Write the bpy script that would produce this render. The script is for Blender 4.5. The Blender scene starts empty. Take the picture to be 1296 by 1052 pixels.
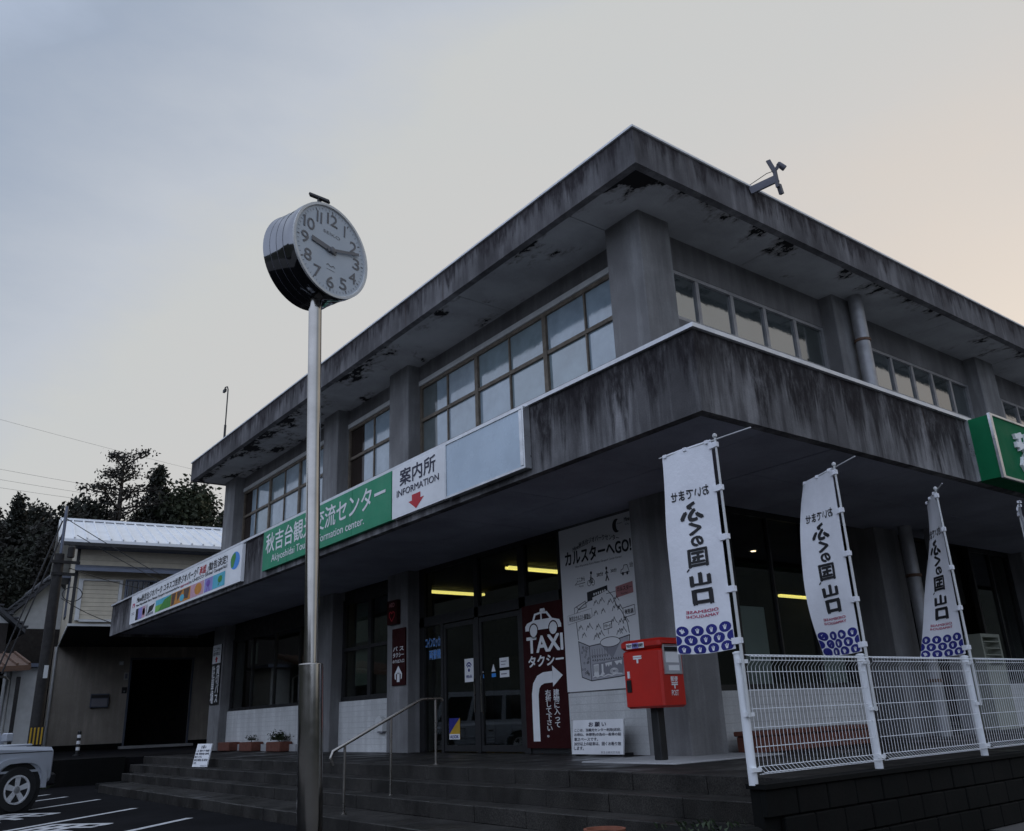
import bpy, math, random
from mathutils import Vector, Matrix
random.seed(7)
S = bpy.context.scene
COL = S.collection
PI = math.pi
R = math.radians

# ------------------------------------------------------------------ camera
cd = bpy.data.cameras.new('camera'); cam = bpy.data.objects.new('camera', cd); COL.objects.link(cam)
yaw, pitch, roll = 0.9105441, 0.3399383, -0.0413057
fw = Vector((math.cos(yaw)*math.cos(pitch), math.sin(yaw)*math.cos(pitch), math.sin(pitch)))
r0 = Vector((math.sin(yaw), -math.cos(yaw), 0)); u0 = r0.cross(fw)
rt = r0*math.cos(roll) + u0*math.sin(roll); up = u0*math.cos(roll) - r0*math.sin(roll)
m = Matrix((rt, up, -fw)).transposed().to_4x4(); m.translation = (0, 0, 1.19)
cam.matrix_world = m
cd.sensor_width = 36.0; cd.lens = 36.0*1079.81/1296.0; cd.clip_end = 2000; cd.clip_start = 0.05
S.camera = cam

# ------------------------------------------------------------------ sky, sun, exposure
SUN_EL, SUN_AZ = R(9), R(14)          # azimuth measured from +X towards +Y: low, behind the building
sd = Vector((math.cos(SUN_AZ)*math.cos(SUN_EL), math.sin(SUN_AZ)*math.cos(SUN_EL), math.sin(SUN_EL)))
W = bpy.data.worlds.new('World'); S.world = W; W.use_nodes = True
nt = W.node_tree; N = nt.nodes; L = nt.links
bg = N['Background']
sky = N.new('ShaderNodeTexSky'); sky.sky_type = 'NISHITA'; sky.sun_disc = False
sky.sun_elevation = SUN_EL; sky.sun_rotation = PI/2 - SUN_AZ
sky.air_density = 1.0; sky.dust_density = 3.0; sky.ozone_density = 1.0
hs = N.new('ShaderNodeHueSaturation'); hs.inputs['Saturation'].default_value = 0.55; hs.inputs['Value'].default_value = 1.0
L.new(sky.outputs[0], hs.inputs['Color'])
# high thin veil over the whole dome: creamy towards the low sun and the horizon, bluer away from it
tc = N.new('ShaderNodeTexCoord')
def vm(op, a, b):
    x = N.new('ShaderNodeVectorMath'); x.operation = op; L.new(a, x.inputs[0]); x.inputs[1].default_value = b; return x
def ma(op, a, b):
    x = N.new('ShaderNodeMath'); x.operation = op
    for k, v in enumerate((a, b)):
        if isinstance(v, (int, float)): x.inputs[k].default_value = v
        else: L.new(v, x.inputs[k])
    return x.outputs[0]
nrm_ = N.new('ShaderNodeVectorMath'); nrm_.operation = 'NORMALIZE'; L.new(tc.outputs['Generated'], nrm_.inputs[0])
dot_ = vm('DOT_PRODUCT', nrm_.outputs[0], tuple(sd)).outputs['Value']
sep = N.new('ShaderNodeSeparateXYZ'); L.new(nrm_.outputs[0], sep.inputs[0])
mp = N.new('ShaderNodeMapping'); mp.inputs['Scale'].default_value = (1.2, 1.2, 3.2)
nz = N.new('ShaderNodeTexNoise'); nz.inputs['Scale'].default_value = 2.2; nz.inputs['Detail'].default_value = 6; nz.inputs['Roughness'].default_value = .6
L.new(nrm_.outputs[0], mp.inputs['Vector']); L.new(mp.outputs[0], nz.inputs['Vector'])
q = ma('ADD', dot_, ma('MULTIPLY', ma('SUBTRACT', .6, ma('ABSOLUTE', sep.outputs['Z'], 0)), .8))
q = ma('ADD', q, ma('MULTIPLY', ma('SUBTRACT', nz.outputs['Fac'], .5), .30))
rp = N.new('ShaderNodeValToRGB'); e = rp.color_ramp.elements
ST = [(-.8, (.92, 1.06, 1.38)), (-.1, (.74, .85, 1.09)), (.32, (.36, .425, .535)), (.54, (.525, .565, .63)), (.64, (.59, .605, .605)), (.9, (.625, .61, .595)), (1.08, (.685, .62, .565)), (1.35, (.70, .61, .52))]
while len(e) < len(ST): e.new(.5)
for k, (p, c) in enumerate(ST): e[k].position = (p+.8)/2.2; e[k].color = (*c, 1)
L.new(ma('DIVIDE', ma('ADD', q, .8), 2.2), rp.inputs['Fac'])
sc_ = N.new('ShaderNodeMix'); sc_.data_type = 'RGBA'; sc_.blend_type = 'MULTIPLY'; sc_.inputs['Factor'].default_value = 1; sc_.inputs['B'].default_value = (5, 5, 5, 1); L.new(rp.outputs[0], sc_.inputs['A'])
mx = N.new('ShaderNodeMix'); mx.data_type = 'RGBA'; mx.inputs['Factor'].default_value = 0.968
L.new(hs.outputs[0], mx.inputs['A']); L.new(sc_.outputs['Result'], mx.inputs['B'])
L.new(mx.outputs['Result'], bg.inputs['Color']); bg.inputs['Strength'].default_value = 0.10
sl = bpy.data.lights.new('sun', 'SUN'); sl.energy = 0.6; sl.angle = R(14); sl.color = (1, .86, .72)
so = bpy.data.objects.new('sun', sl); COL.objects.link(so)
so.rotation_euler = sd.to_track_quat('Z', 'Y').to_euler(); so.location = (40, 20, 40)
S.view_settings.view_transform = 'Standard'; S.view_settings.look = 'None'
S.view_settings.exposure = 1.0; S.view_settings.gamma = 1.0; S.view_settings.use_curve_mapping = False

# ------------------------------------------------------------------ materials
def base_mat(name, col, rough=.6, metal=0., spec=.5):
    m = bpy.data.materials.new(name); m.use_nodes = True
    b = m.node_tree.nodes['Principled BSDF']
    b.inputs['Base Color'].default_value = (*col, 1); b.inputs['Roughness'].default_value = rough
    b.inputs['Metallic'].default_value = metal; b.inputs['Specular IOR Level'].default_value = spec
    return m, b, m.node_tree.nodes, m.node_tree.links

def noise(N, L, scale, vec=(1, 1, 1), detail=6, rough=.6, space='pos'):
    if space == 'pos':
        g = N.new('ShaderNodeNewGeometry'); o = g.outputs['Position']
    else:
        g = N.new('ShaderNodeTexCoord'); o = g.outputs['Object']
    mp = N.new('ShaderNodeMapping'); mp.inputs['Scale'].default_value = vec
    n = N.new('ShaderNodeTexNoise'); n.inputs['Scale'].default_value = scale
    n.inputs['Detail'].default_value = detail; n.inputs['Roughness'].default_value = rough
    L.new(o, mp.inputs['Vector']); L.new(mp.outputs[0], n.inputs['Vector'])
    return n.outputs['Fac']

def ramp(N, L, fac, stops):
    r = N.new('ShaderNodeValToRGB'); e = r.color_ramp.elements
    while len(e) < len(stops): e.new(.5)
    for i, (p, c) in enumerate(stops):
        e[i].position = p; e[i].color = (c, c, c, 1) if not hasattr(c, '__len__') else (*c, 1)
    L.new(fac, r.inputs['Fac']); return r.outputs['Color']

def mixc(N, L, fac, a, b, mode='MIX'):
    x = N.new('ShaderNodeMix'); x.data_type = 'RGBA'; x.blend_type = mode
    for k, v in (('Factor', fac), ('A', a), ('B', b)):
        if isinstance(v, (int, float)): x.inputs[k].default_value = v if k == 'Factor' else (v, v, v, 1)
        elif isinstance(v, tuple): x.inputs[k].default_value = (*v, 1)
        else: L.new(v, x.inputs[k])
    return x.outputs['Result']

def bump(N, L, b, fac, strength=.3, dist=.01):
    bn = N.new('ShaderNodeBump'); bn.inputs['Strength'].default_value = strength; bn.inputs['Distance'].default_value = dist
    L.new(fac, bn.inputs['Height']); L.new(bn.outputs[0], b.inputs['Normal'])

def pm(name, col, rough=.6, metal=0., var=.25, scale=4, bmp=0., space='pos', spec=.5, rv=.12):
    m, b, N, L = base_mat(name, col, rough, metal, spec)
    n = noise(N, L, scale, space=space)
    L.new(mixc(N, L, 1.0, tuple(col), ramp(N, L, n, [(.3, 1-var), (.7, 1.0+0*var)]), 'MULTIPLY'), b.inputs['Base Color'])
    n2 = noise(N, L, scale*1.5, detail=3, space=space)
    L.new(ramp(N, L, n2, [(.3, max(0, rough-rv)), (.7, min(1, rough+rv))]), b.inputs['Roughness'])
    if bmp: bump(N, L, b, noise(N, L, scale*10, space=space), bmp)
    return m

def concrete(name, base, dark, streak=.6, blotch=.4, rust=0., peel=None, fine=60, pos=(.42, .62), drip=None, spec=.2):
    m, b, N, L = base_mat(name, base, .9, 0, spec)
    big = ramp(N, L, noise(N, L, .9), [(.35, 1-blotch), (.65, 1.0)])
    gr = ramp(N, L, noise(N, L, fine, detail=3), [(.3, .82), (.7, 1.05)])
    c = mixc(N, L, 1., tuple(base), big, 'MULTIPLY'); c = mixc(N, L, 1., c, gr, 'MULTIPLY')
    if streak:
        s1 = noise(N, L, 4.5, (1, 1, .10), 7, .65); s2 = noise(N, L, 1.1, (1, 1, .5), 3)
        ad = N.new('ShaderNodeMath'); ad.operation = 'MULTIPLY_ADD'; L.new(s2, ad.inputs[0]); ad.inputs[1].default_value = .55; L.new(s1, ad.inputs[2])
        f = ramp(N, L, ad.outputs[0], [(pos[0]+.2, 0.), (pos[1]+.22, streak)])
        c = mixc(N, L, f, c, tuple(dark))
    if drip:
        zt, hh, dn = drip
        g = N.new('ShaderNodeNewGeometry'); sp_ = N.new('ShaderNodeSeparateXYZ'); L.new(g.outputs['Position'], sp_.inputs[0])
        mr = N.new('ShaderNodeMapRange'); L.new(sp_.outputs['Z'], mr.inputs['Value']); mr.inputs['From Min'].default_value = zt; mr.inputs['From Max'].default_value = zt-hh; mr.clamp = False
        for sc, th, am in ((3.2, .0, .9), (9., .03, .75)):
            n1 = noise(N, L, sc, (1, 1, .06), 4, .6); sb = N.new('ShaderNodeMath'); sb.operation = 'MULTIPLY_ADD'; L.new(n1, sb.inputs[0]); sb.inputs[1].default_value = 3.4; sb.inputs[2].default_value = dn+th
            df = N.new('ShaderNodeMath'); df.operation = 'SUBTRACT'; L.new(sb.outputs[0], df.inputs[0]); L.new(mr.outputs[0], df.inputs[1])
            br = noise(N, L, 14, (1, 1, .35), 5, .7)
            f = mixc(N, L, 1., ramp(N, L, df.outputs[0], [(.0, 0.), (.35, am)]), ramp(N, L, br, [(.32, .25), (.58, 1.)]), 'MULTIPLY')
            c = mixc(N, L, f, c, tuple(dark))
    if rust:
        f = ramp(N, L, noise(N, L, 2.6, (1, 1, .06), 4), [(.66, 0.), (.76, rust)])
        c = mixc(N, L, f, c, (.05, .026, .016))
    if peel:
        p1 = noise(N, L, 1.5, peel, 6, .68)
        g = N.new('ShaderNodeNewGeometry'); sp_ = N.new('ShaderNodeSeparateXYZ'); L.new(g.outputs['Position'], sp_.inputs[0])
        for o_, a_, b_, am in (('Y', 11., 20., .09), ('X', 8.35, 7.85, .10), ('Y', 7.5, 7.0, .10), ('X', 15., 24., .05)):
            mr = N.new('ShaderNodeMapRange'); L.new(sp_.outputs[o_], mr.inputs['Value']); mr.inputs['From Min'].default_value = a_; mr.inputs['From Max'].default_value = b_; mr.inputs['To Max'].default_value = am
            ad = N.new('ShaderNodeMath'); L.new(p1, ad.inputs[0]); L.new(mr.outputs[0], ad.inputs[1]); p1 = ad.outputs[0]
        c = mixc(N, L, ramp(N, L, p1, [(.60, 0.), (.672, .6)]), c, (.10, .085, .075))
        f = ramp(N, L, p1, [(.672, 0.), (.682, 1.)])
        c = mixc(N, L, f, c, (.012, .011, .011))
    L.new(c, b.inputs['Base Color'])
    bump(N, L, b, noise(N, L, 25), .35, .01)
    return m

def granite(name, base):
    m, b, N, L = base_mat(name, base, .5, 0, .22)
    f = ramp(N, L, noise(N, L, 90, detail=2), [(.35, .35), (.65, 1.5)])
    d = ramp(N, L, noise(N, L, 1.7, (1, 1, .6)), [(.35, .4), (.65, 1.05)])
    c = mixc(N, L, 1., tuple(base), f, 'MULTIPLY'); c = mixc(N, L, 1., c, d, 'MULTIPLY')
    L.new(c, b.inputs['Base Color'])
    L.new(ramp(N, L, noise(N, L, 1.3), [(.35, .28), (.65, .8)]), b.inputs['Roughness'])
    bump(N, L, b, noise(N, L, 50), .25, .005)
    return m

def glass(name, tint, ior=1.5, gloss=1.0):
    m = bpy.data.materials.new(name); m.use_nodes = True; N = m.node_tree.nodes; L = m.node_tree.links
    N.remove(N['Principled BSDF']); out = N['Material Output']
    t = N.new('ShaderNodeBsdfTransparent'); t.inputs['Color'].default_value = (*tint, 1)
    g = N.new('ShaderNodeBsdfGlossy'); g.inputs['Roughness'].default_value = .02; g.inputs['Color'].default_value = (gloss, gloss, gloss, 1)
    fr = N.new('ShaderNodeFresnel'); gm = N.new('ShaderNodeNewGeometry'); mr = N.new('ShaderNodeMapRange'); mr.inputs['To Min'].default_value = ior; mr.inputs['To Max'].default_value = 1/ior
    L.new(gm.outputs['Backfacing'], mr.inputs['Value']); L.new(mr.outputs['Result'], fr.inputs['IOR'])
    x = N.new('ShaderNodeMixShader'); L.new(fr.outputs[0], x.inputs['Fac']); L.new(t.outputs[0], x.inputs[1]); L.new(g.outputs[0], x.inputs[2])
    L.new(x.outputs[0], out.inputs['Surface']); return m

def frosted(name, col, ior=2.0, rough=.06):
    m, b, N, L = base_mat(name, col, rough, 0, .5)
    b.inputs['IOR'].default_value = ior
    n = noise(N, L, 2.2)
    L.new(mixc(N, L, 1., tuple(col), ramp(N, L, n, [(.3, .75), (.7, 1.1)]), 'MULTIPLY'), b.inputs['Base Color'])
    bump(N, L, b, noise(N, L, 3.0), .07, .03)
    return m

def emit(name, col, st):
    m = bpy.data.materials.new(name); m.use_nodes = True; b = m.node_tree.nodes['Principled BSDF']
    b.inputs['Base Color'].default_value = (*col, 1); b.inputs['Emission Color'].default_value = (*col, 1); b.inputs['Emission Strength'].default_value = st
    return m

M = {}
M['wall'] = concrete('wall_concrete', (.235, .23, .23), (.06, .058, .058), .35, .3)
M['pier'] = concrete('pier_concrete', (.30, .30, .30), (.085, .08, .08), .45, .35)
M['fascia'] = concrete('stained_concrete', (.30, .295, .30), (.017, .0145, .0165), .6, .5, .9, pos=(.44, .62), drip=(4.86, .89, -1.09))
M['rooffascia'] = concrete('roof_edge_concrete', (.21, .205, .21), (.024, .020, .023), .45, .5, .8, pos=(.44, .62), drip=(9.05, .58, -1.34))
M['roofsoffit'] = concrete('peeling_soffit_paint', (.42, .42, .42), (.3, .3, .3), 0, .3, peel=(1.5, .8, 1))
M['soffit'] = concrete('soffit_board', (.41, .425, .50), (.03, .03, .03), 0, .3)
M['dark'] = pm('dark_frame', (.012, .012, .013), .45)
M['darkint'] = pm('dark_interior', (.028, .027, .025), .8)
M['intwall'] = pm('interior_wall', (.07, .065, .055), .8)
M['tile'] = concrete('white_tile_wall', (.72, .73, .72), (.3, .3, .3), .3, .2)
M['groove'] = pm('tile_joint', (.48, .48, .48), .9)
M['alu'] = pm('aluminium', (.62, .63, .64), .35, .8, .15)
M['coping'] = pm('white_coping', (.70, .71, .73), .4, .2, .2)
M['frame'] = pm('weathered_window_frame', (.20, .165, .125), .6, .2, .5, 6)
M['framegrey'] = pm('grey_window_frame', (.36, .36, .37), .5, .4, .3)
M['pane'] = frosted('frosted_window_glass', (.29, .37, .43), 2.1)
M['pane_b'] = frosted('frosted_window_glass_paler', (.36, .43, .48), 1.9)
M['pane_c'] = frosted('frosted_window_glass_greener', (.23, .30, .33), 2.2)
M['paner'] = frosted('mirror_like_window_glass', (.06, .072, .074), 2.8, .025)
M['paner_b'] = frosted('mirror_like_window_glass_dim', (.05, .06, .058), 2.3, .03)
M['paneside'] = frosted('dusky_window_glass', (.12, .14, .14), 1.6)
M['curtain'] = frosted('pane_over_brown_curtain', (.03, .022, .018), 1.3)
M['glass'] = glass('door_glass', (.62, .66, .64), 1.52)
M['clear'] = glass('clear_glass', (.9, .92, .92), 1.45)
M['steel'] = pm('polished_steel', (.42, .40, .37), .12, 1., .3, 3, rv=.05)
M['chrome'] = pm('chrome', (.22, .225, .24), .07, 1., .2, 2, rv=.02)
M['rail'] = pm('brushed_steel', (.36, .34, .31), .28, 1., .2, 3, rv=.05)
M['granite'] = granite('granite_step', (.040, .037, .033))
M['terrace'] = granite('terrace_stone', (.029, .027, .024))
M['padstone'] = concrete('pale_base_concrete', (.45, .45, .45), (.2, .2, .2), 0, .3)
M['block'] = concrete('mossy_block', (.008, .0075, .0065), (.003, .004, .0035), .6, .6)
M['asphalt'] = concrete('asphalt', (.012, .012, .0135), (.012, .012, .012), 0, .4, fine=120, spec=.05)
M['bounce_ground'] = concrete('bounce_ground_concrete', (.12, .115, .11), (.1, .1, .1), 0, .3)
M['paint'] = pm('road_paint', (.62, .62, .62), .7, 0, .35, 7)
M['red'] = pm('postbox_red', (.55, .017, .008), .42, 0, .22, 2, rv=.05)
M['white'] = pm('white_board', (.86, .87, .88), .5, 0, .2, 1.4)
M['blank'] = pm('blank_panel', (.47, .57, .66), .3, 0, .15, 2)
M['green'] = pm('sign_green', (.022, .27, .135), .6, 0, .15, 2)
M['dgreen'] = pm('sign_deep_green', (.006, .15, .06), .7, 0, .2, 2, spec=.15)
M['maroon'] = pm('maroon_board', (.034, .0045, .005), .6, 0, .15, spec=.12)
M['navy'] = pm('navy_ink', (.02, .02, .05), .6, 0, .1)
M['ink'] = pm('black_ink', (.012, .012, .015), .6, 0, .1)
M['redink'] = pm('red_ink', (.50, .02, .03), .6, 0, .1)
M['pinkink'] = pm('red_print', (.50, .05, .12), .7, 0, .1)
M['blue'] = pm('blue_print', (.012, .016, .20), .7, 0, .1)
M['sky_print'] = pm('blue_lettering', (.05, .28, .75), .5, 0, .1)
M['cloth'] = pm('banner_cloth', (.86, .87, .91), .85, 0, .16, 2.5, bmp=.35)
M['fence'] = pm('white_fence_paint', (.86, .88, .90), .45, .0, .15)
M['poster'] = pm('poster_white', (.76, .76, .76), .5, 0, .08, 1)
M['line'] = pm('poster_line', (.03, .03, .035), .6, 0, .1)
M['grey'] = pm('grey_print', (.25, .25, .28), .6, 0, .1)
M['midgrey'] = pm('pale_grey_print', (.42, .42, .45), .6, 0, .1)
M['salmon'] = pm('rose_print', (.38, .16, .16), .6, 0, .1)
M['dial'] = pm('clock_dial', (.43, .48, .53), .5, 0, .06)
M['dialink'] = pm('clock_numerals', (.12, .125, .14), .5, 0, .1)
M['brick'] = pm('brick_red', (.16, .055, .035), .85, 0, .4, 8)
M['terracotta'] = pm('terracotta', (.22, .07, .035), .8, 0, .3, 8)
M['leaf'] = pm('plant_leaf', (.03, .05, .018), .7, 0, .5, 8)
M['crown'] = pm('tree_crown', (.018, .022, .012), .8, 0, .6, .6)
M['crown2'] = pm('tree_crown_dusky', (.022, .020, .014), .8, 0, .6, .6)
M['crown3'] = pm('tree_crown_green', (.030, .040, .014), .8, 0, .6, .6)
M['bark'] = pm('bark', (.045, .036, .03), .9, 0, .4, 8)
M['hill'] = pm('hillside', (.018, .022, .012), .95, 0, .5, .3)
M['siding'] = pm('cream_siding', (.60, .54, .42), .7, 0, .2, 3)
M['trim'] = pm('pale_trim', (.62, .63, .62), .5, 0, .2)
M['bluegrey'] = pm('blue_grey_trim', (.12, .14, .19), .5, 0, .2)
M['roofmetal'] = pm('bright_metal_roof', (.80, .82, .84), .35, .15, .12, 1, rv=.03)
M['beige'] = concrete('beige_render', (.60, .54, .47), (.3, .27, .22), .5, .3)
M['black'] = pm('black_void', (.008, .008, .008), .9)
M['rooftile'] = pm('roof_tile', (.05, .052, .058), .5, 0, .4, 5)
M['rust'] = pm('brown_roof_edge', (.14, .075, .045), .7, 0, .4, 5)
M['woodpole'] = pm('dark_pole', (.02, .018, .017), .8, 0, .4, 5)
M['darkwood'] = pm('dark_timber', (.035, .028, .024), .8, 0, .4, 5)
M['slate'] = pm('slate_metal', (.09, .09, .11), .5, .2)
M['alloy'] = pm('alloy_wheel', (.75, .76, .78), .3, .3, .1)
M['wire'] = pm('wire', (.02, .02, .022), .6)
M['carpaint'] = pm('silver_car_paint', (.50, .53, .58), .32, .3, .05, 1, rv=.03)
M['vanpaint'] = pm('white_van_paint', (.50, .53, .58), .35, 0., .1, 2)
M['tyre'] = pm('tyre', (.012, .012, .013), .8)
M['carglass'] = frosted('car_glass', (.012, .013, .015), 1.5, .03)
M['yellow'] = pm('yellow_paint', (.55, .33, .02), .6, 0, .2)
M['purple'] = pm('purple_print', (.20, .10, .45), .6); M['orange'] = pm('orange_print', (.62, .25, .03), .6)
M['lilac'] = pm('lilac_print', (.30, .28, .62), .6); M['cyan'] = pm('cyan_print', (.10, .48, .62), .6)
M['lime'] = pm('lime_print', (.20, .50, .08), .6); M['mgreen'] = pm('mid_green_print', (.06, .28, .04), .6)
M['pink'] = pm('pink_print', (.62, .35, .42), .6); M['brown'] = pm('brown_print', (.10, .055, .035), .6)
M['teal'] = pm('teal_print', (.10, .30, .24), .6)
M['tube'] = emit('lit_tube', (1.0, .80, .22), 1.15)
M['spot'] = emit('lit_downlight', (1.0, .75, .5), 3.0)

# ------------------------------------------------------------------ object helpers
def root_of(o):
    while o.parent: o = o.parent
    return o

def thing(name, label, cat, loc=(0, 0, 0), group=None, rotz=0.):
    o = bpy.data.objects.new(name, None); COL.objects.link(o)
    o.location = loc; o.rotation_euler = (0, 0, rotz); o.empty_display_size = .2
    o['label'] = label; o['category'] = cat
    if group: o['group'] = group
    return o

def structure(o): o['kind'] = 'structure'; return o
def stuff(o): o['kind'] = 'stuff'; return o
def tag(o, label, cat, group=None):
    o['label'] = label; o['category'] = cat
    if group: o['group'] = group
    return o

class MB:
    def __init__(s): s.v = []; s.f = []
    def add(s, vs, fs):
        k = len(s.v); s.v += [tuple(v) for v in vs]; s.f += [tuple(i+k for i in f) for f in fs]; return s
    def box(s, x0, x1, y0, y1, z0, z1):
        if x0 > x1: x0, x1 = x1, x0
        if y0 > y1: y0, y1 = y1, y0
        vs = [(x, y, z) for z in (z0, z1) for y in (y0, y1) for x in (x0, x1)]
        return s.add(vs, [(0, 2, 3, 1), (4, 5, 7, 6), (0, 1, 5, 4), (2, 6, 7, 3), (0, 4, 6, 2), (1, 3, 7, 5)])
    def bbox(s, x0, x1, y0, y1, z0, z1, c=.01):
        # box with chamfered vertical and top edges
        if x0 > x1: x0, x1 = x1, x0
        if y0 > y1: y0, y1 = y1, y0
        o = lambda d: [(x0+d+c, y0+d), (x1-d-c, y0+d), (x1-d, y0+d+c), (x1-d, y1-d-c), (x1-d-c, y1-d), (x0+d+c, y1-d), (x0+d, y1-d-c), (x0+d, y0+d+c)]
        rings = [[(*p, z0+c) for p in o(0)], [(*p, z1-c) for p in o(0)], [(*p, z1) for p in o(c)]]
        rings.insert(0, [(*p, z0) for p in o(c)])
        vs = sum(rings, []); fs = [tuple(range(7, -1, -1)), tuple(range(24, 32))]
        for k in range(3):
            for i in range(8): fs.append((k*8+i, k*8+(i+1) % 8, k*8+8+(i+1) % 8, k*8+8+i))
        return s.add(vs, fs)
    def tube(s, pts, r, n=8, cap=True):
        pts = [Vector(p) for p in pts]; rs = r if hasattr(r, '__len__') else [r]*len(pts)
        vs = []; fs = []
        prev = None
        for i, p in enumerate(pts):
            d = (pts[min(i+1, len(pts)-1)] - pts[max(i-1, 0)]).normalized()
            a = d.cross(Vector((0, 0, 1)) if abs(d.z) < .9 else Vector((0, 1, 0))).normalized()
            if prev is not None:
                a = (prev - d*prev.dot(d)).normalized()
            prev = a; b = d.cross(a)
            for k in range(n):
                t = 2*PI*k/n; vs.append(p + a*(rs[i]*math.cos(t)) + b*(rs[i]*math.sin(t)))
        for i in range(len(pts)-1):
            for k in range(n): fs.append((i*n+k, i*n+(k+1) % n, i*n+n+(k+1) % n, i*n+n+k))
        if cap: fs.append(tuple(range(n-1, -1, -1))); fs.append(tuple(range((len(pts)-1)*n, len(pts)*n)))
        return s.add(vs, fs)
    def bar(s, p, q, w, h=None):
        h = h or w; p = Vector(p); q = Vector(q); d = (q-p).normalized()
        a = d.cross(Vector((0, 0, 1)) if abs(d.z) < .95 else Vector((0, 1, 0))).normalized(); b = a.cross(d)
        vs = [c + a*(sx*w/2) + b*(sz*h/2) for c in (p, q) for sx, sz in ((-1, -1), (1, -1), (1, 1), (-1, 1))]
        return s.add(vs, [(3, 2, 1, 0), (4, 5, 6, 7), (0, 1, 5, 4), (1, 2, 6, 5), (2, 3, 7, 6), (3, 0, 4, 7)])
    def lathe(s, c, ax, prof, n=32):
        # prof: (distance along axis, radius)
        c = Vector(c); ax = Vector(ax).normalized()
        a = ax.cross(Vector((0, 0, 1)) if abs(ax.z) < .9 else Vector((1, 0, 0))).normalized(); b = ax.cross(a)
        vs = []; fs = []
        for t, r in prof:
            for k in range(n):
                an = 2*PI*k/n; vs.append(c + ax*t + a*(r*math.cos(an)) + b*(r*math.sin(an)))
        for i in range(len(prof)-1):
            for k in range(n): fs.append((i*n+k, i*n+(k+1) % n, i*n+n+(k+1) % n, i*n+n+k))
        fs.append(tuple(range(n-1, -1, -1))); fs.append(tuple(range((len(prof)-1)*n, len(prof)*n)))
        return s.add(vs, fs)
    def prism(s, poly, dirv):
        k = len(poly); d = Vector(dirv); vs = [Vector(p) for p in poly] + [Vector(p)+d for p in poly]
        fs = [tuple(range(k-1, -1, -1)), tuple(range(k, 2*k))] + [(i, (i+1) % k, k+(i+1) % k, k+i) for i in range(k)]
        return s.add(vs, fs)
    def mesh(s, name, mat, off=(0, 0, 0), smooth=True):
        me = bpy.data.meshes.new(name); o = Vector(off)
        me.from_pydata([tuple(Vector(v)-o) for v in s.v], [], s.f); me.materials.append(mat)
        import bmesh
        bm = bmesh.new(); bm.from_mesh(me); bmesh.ops.recalc_face_normals(bm, faces=bm.faces); bm.to_mesh(me); bm.free()
        if smooth:
            me.polygons.foreach_set('use_smooth', [True]*len(me.polygons)); me.set_sharp_from_angle(angle=R(35))
        me.update(); return me
    def build(s, name, mat, parent=None, local=False, smooth=True):
        if parent is None:
            xs = [v[0] for v in s.v]; ys = [v[1] for v in s.v]; zs = [v[2] for v in s.v]
            off = ((min(xs)+max(xs))/2, (min(ys)+max(ys))/2, min(zs))
            o = bpy.data.objects.new(name, s.mesh(name, mat, off, smooth)); o.location = off; COL.objects.link(o); return o
        off = (0, 0, 0) if local else root_of(parent).location
        if not local and root_of(parent).type == 'MESH' and False: pass
        o = bpy.data.objects.new(name, s.mesh(name, mat, off, smooth)); o.parent = parent; COL.objects.link(o); return o

def place(me, name, parent, loc, rz=0):
    o = bpy.data.objects.new(name, me); COL.objects.link(o); o.parent = parent; o.location = loc; o.rotation_euler = (0, 0, rz); return o

class Frame:
    # a flat face in the place: origin, u to the right, v up, n outwards
    def __init__(s, o, u, v):
        s.o = Vector(o); s.u = Vector(u).normalized(); s.v = Vector(v).normalized(); s.n = s.u.cross(s.v)
    def __call__(s, a, b, c=0): return s.o + s.u*a + s.v*b + s.n*c

_tc = {}
def glyphs(body, bold=0., lh=1.0, align='CENTER'):
    key = (body, bold, lh, align)
    if key in _tc: return _tc[key]
    c = bpy.data.curves.new('lettering', 'FONT'); c.body = body; c.size = 1; c.align_x = align; c.space_line = lh
    c.offset = bold; c.resolution_u = 3
    o = bpy.data.objects.new('lettering', c); COL.objects.link(o)
    dg = bpy.context.evaluated_depsgraph_get(); dg.update()
    me = bpy.data.meshes.new_from_object(o.evaluated_get(dg))
    vs = [(v.co.x, v.co.y) for v in me.vertices]; fs = [tuple(p.vertices) for p in me.polygons]
    bpy.data.objects.remove(o); bpy.data.curves.remove(c); bpy.data.meshes.remove(me)
    _tc[key] = (vs, fs); return vs, fs

def text(body, fr, u0, u1, v0, v1, mat, parent, bold=.0, vertical=False, lift=.004, warp=None, name='lettering', local=False, fit=True, mb=None):
    if vertical: body = '\n'.join(body)
    vs, fs = glyphs(body, 0., .92 if vertical else 1.0)
    x0 = min(v[0] for v in vs); x1 = max(v[0] for v in vs); y0 = min(v[1] for v in vs); y1 = max(v[1] for v in vs)
    mbx = mb or MB(); kx = (u1-u0)/(x1-x0); ky = (v1-v0)/(y1-y0)
    lay = [(0, 0)] + ([(bold, bold*.6), (-bold, -bold*.6), (bold*.6, -bold), (-bold*.6, bold)] if bold > .004 else [])
    for k, (ox, oy) in enumerate(lay):      # heavier strokes: a few layers, each a hair above the last
        P = []
        for x, y in vs:
            a = u0 + (x-x0+ox)*kx; b = v0 + (y-y0+oy)*ky
            if warp: a, b = warp(a, b)
            P.append(fr(a, b, lift + math.copysign(.0005, lift)*k))
        mbx.add(P, fs)
    if mb is None: return mbx.build(name, mat, parent, local, smooth=False)

def flat(polys, fr, mat, parent, name, lift=.003, local=False):
    b = MB()
    for p in polys: b.add([fr(x, y, lift) for x, y in p], [tuple(range(len(p)))])
    return b.build(name, mat, parent, local, smooth=False)

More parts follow.
